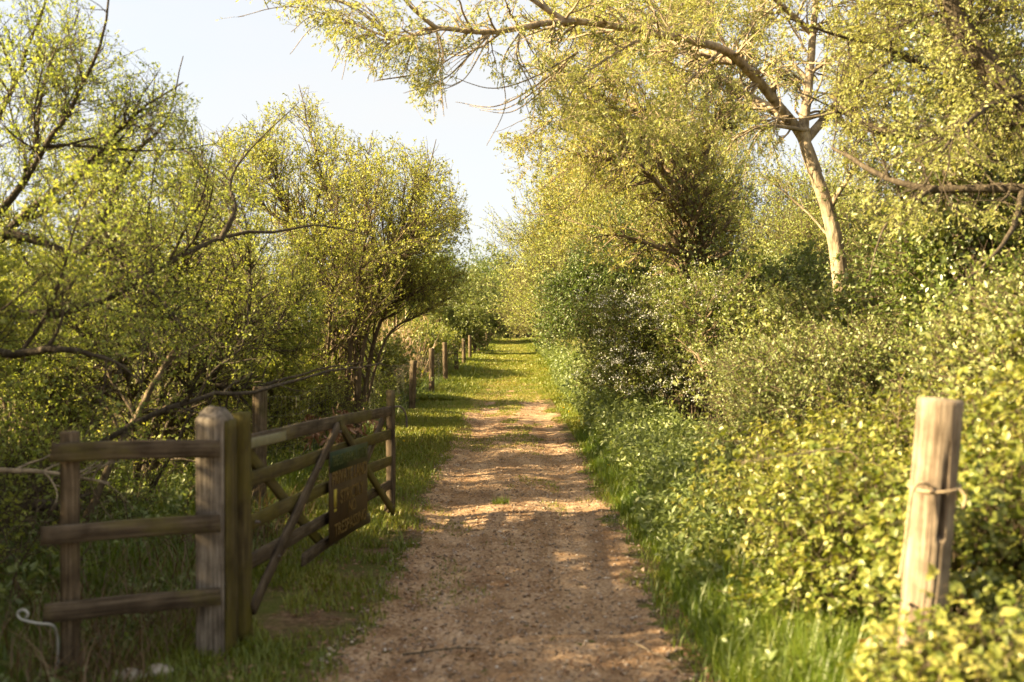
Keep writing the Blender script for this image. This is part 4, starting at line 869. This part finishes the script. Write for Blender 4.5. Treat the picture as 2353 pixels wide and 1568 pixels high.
# dead fern beside the gate end
fr = thing('dead_fern', 'curled rusty brown dead fern behind the latch end of the gate', 'fern', G(-1.75, 10.2))
a = Acc(); P = []
for k in range(7):
    az = U(0, 6.3); h = U(.6, .95); P.append(resample([(0, 0, 0), (math.cos(az)*.1, math.sin(az)*.1, h*.6), (math.cos(az)*.3, math.sin(az)*.3, h), (math.cos(az)*.42, math.sin(az)*.42, h*.82)], 10))
P = np.array(P); a.add(*tubes(P, np.repeat(np.linspace(.006, .002, 10)[None], 7, 0), 4)); foliage(a, P, 40, .09, .3, 60, .3, .3, droop=.5); a.build('fronds', M['deadleaf'], fr)
# dandelions
for k, (dx, dy, D) in enumerate([(1402, 1053, 11.6), (1310, 940, 19.5), (1335, 957, 17.5), (1298, 935, 20.5), (930, 1010, 14.2)]):
    x = (dx-1177)*.000437*D; z = float(gz(x, D)); dn = thing('dandelion', 'small yellow dandelion in the verge grass', 'flower', (x, D, z), 'dandelions in the verge')
    tubeobj('stalk', [(0, 0, 0), (.005, 0, .05), (0, .005, .11)], .002, 'grass', dn, (0, 0, 0), 4, 5)
    n = 40; dd = nrm(rng.normal(size=(n, 3))+[0, 0, .5]); V, F, c = leafgeo(np.repeat([[0, .005, .11]], n, 0), dd, rng.normal(size=(n, 3)), np.full(n, .02), np.full(n, .008)); mesh('petals', V, F, M['yellow'], dn, U(size=len(V)))

# ------------------------------------------------------------------ camera, light, sky
cam = bpy.data.cameras.new('camera'); co = bpy.data.objects.new('camera', cam); link(co); scene.camera = co
cam.sensor_width = 36; cam.lens = 35.0; co.location = (0, 0, CAMH); co.rotation_euler = (math.radians(90-.46), 0, math.radians(-.05)); cam.clip_end = 1500; cam.clip_start = .05
cam.dof.use_dof = True; cam.dof.focus_distance = 21; cam.dof.aperture_fstop = 1.9
el, az = math.radians(28), math.radians(-102)   # az clockwise from +y (down the lane); sun to the left, slightly behind the camera
sd = Vector((math.sin(az)*math.cos(el), math.cos(az)*math.cos(el), math.sin(el)))
su = bpy.data.lights.new('sun', 'SUN'); su.energy = 5.0; su.angle = math.radians(.6); su.color = (1, .80, .47); so = bpy.data.objects.new('sun', su); link(so)
so.rotation_euler = sd.to_track_quat('Z', 'Y').to_euler(); so.location = (-20, -8, 12)
w = bpy.data.worlds.new('World'); scene.world = w; w.use_nodes = True; ns = w.node_tree.nodes; lk = w.node_tree.links; ns.clear()
sk = ns.new('ShaderNodeTexSky'); sk.sky_type = 'NISHITA'; sk.sun_disc = False; sk.sun_elevation = el; sk.sun_rotation = az; sk.air_density = 1.0; sk.dust_density = 2.5; sk.ozone_density = .6
# thin high cloud veil: procedural, whitens the blue
tc = ns.new('ShaderNodeTexCoord'); nz = noise(ns, lk, tc.outputs['Generated'], 2.2, 5, .55, (1, 1, 3))
veil = ramp(ns, lk, nz, [(.3, (.72, .72, .72)), (.7, (.93, .93, .93))])
bw = mixc(ns, lk, veil, sk.outputs[0], (2.8, 2.77, 2.7))
bg = ns.new('ShaderNodeBackground'); lk.new(bw, bg.inputs[0]); bg.inputs[1].default_value = .062
ow = ns.new('ShaderNodeOutputWorld'); lk.new(bg.outputs[0], ow.inputs[0])
vs = scene.view_settings; vs.view_transform = 'Standard'; vs.look = 'None'; vs.gamma = 1; vs.exposure = 2.5
c = scene.cycles; c.max_bounces = 9; c.diffuse_bounces = 6; c.transmission_bounces = 6; c.glossy_bounces = 2; c.transparent_max_bounces = 4; c.use_adaptive_sampling = True; c.adaptive_threshold = .02; c.use_denoising = True
c.sample_clamp_indirect = 6; c.caustics_reflective = False; c.caustics_refractive = False
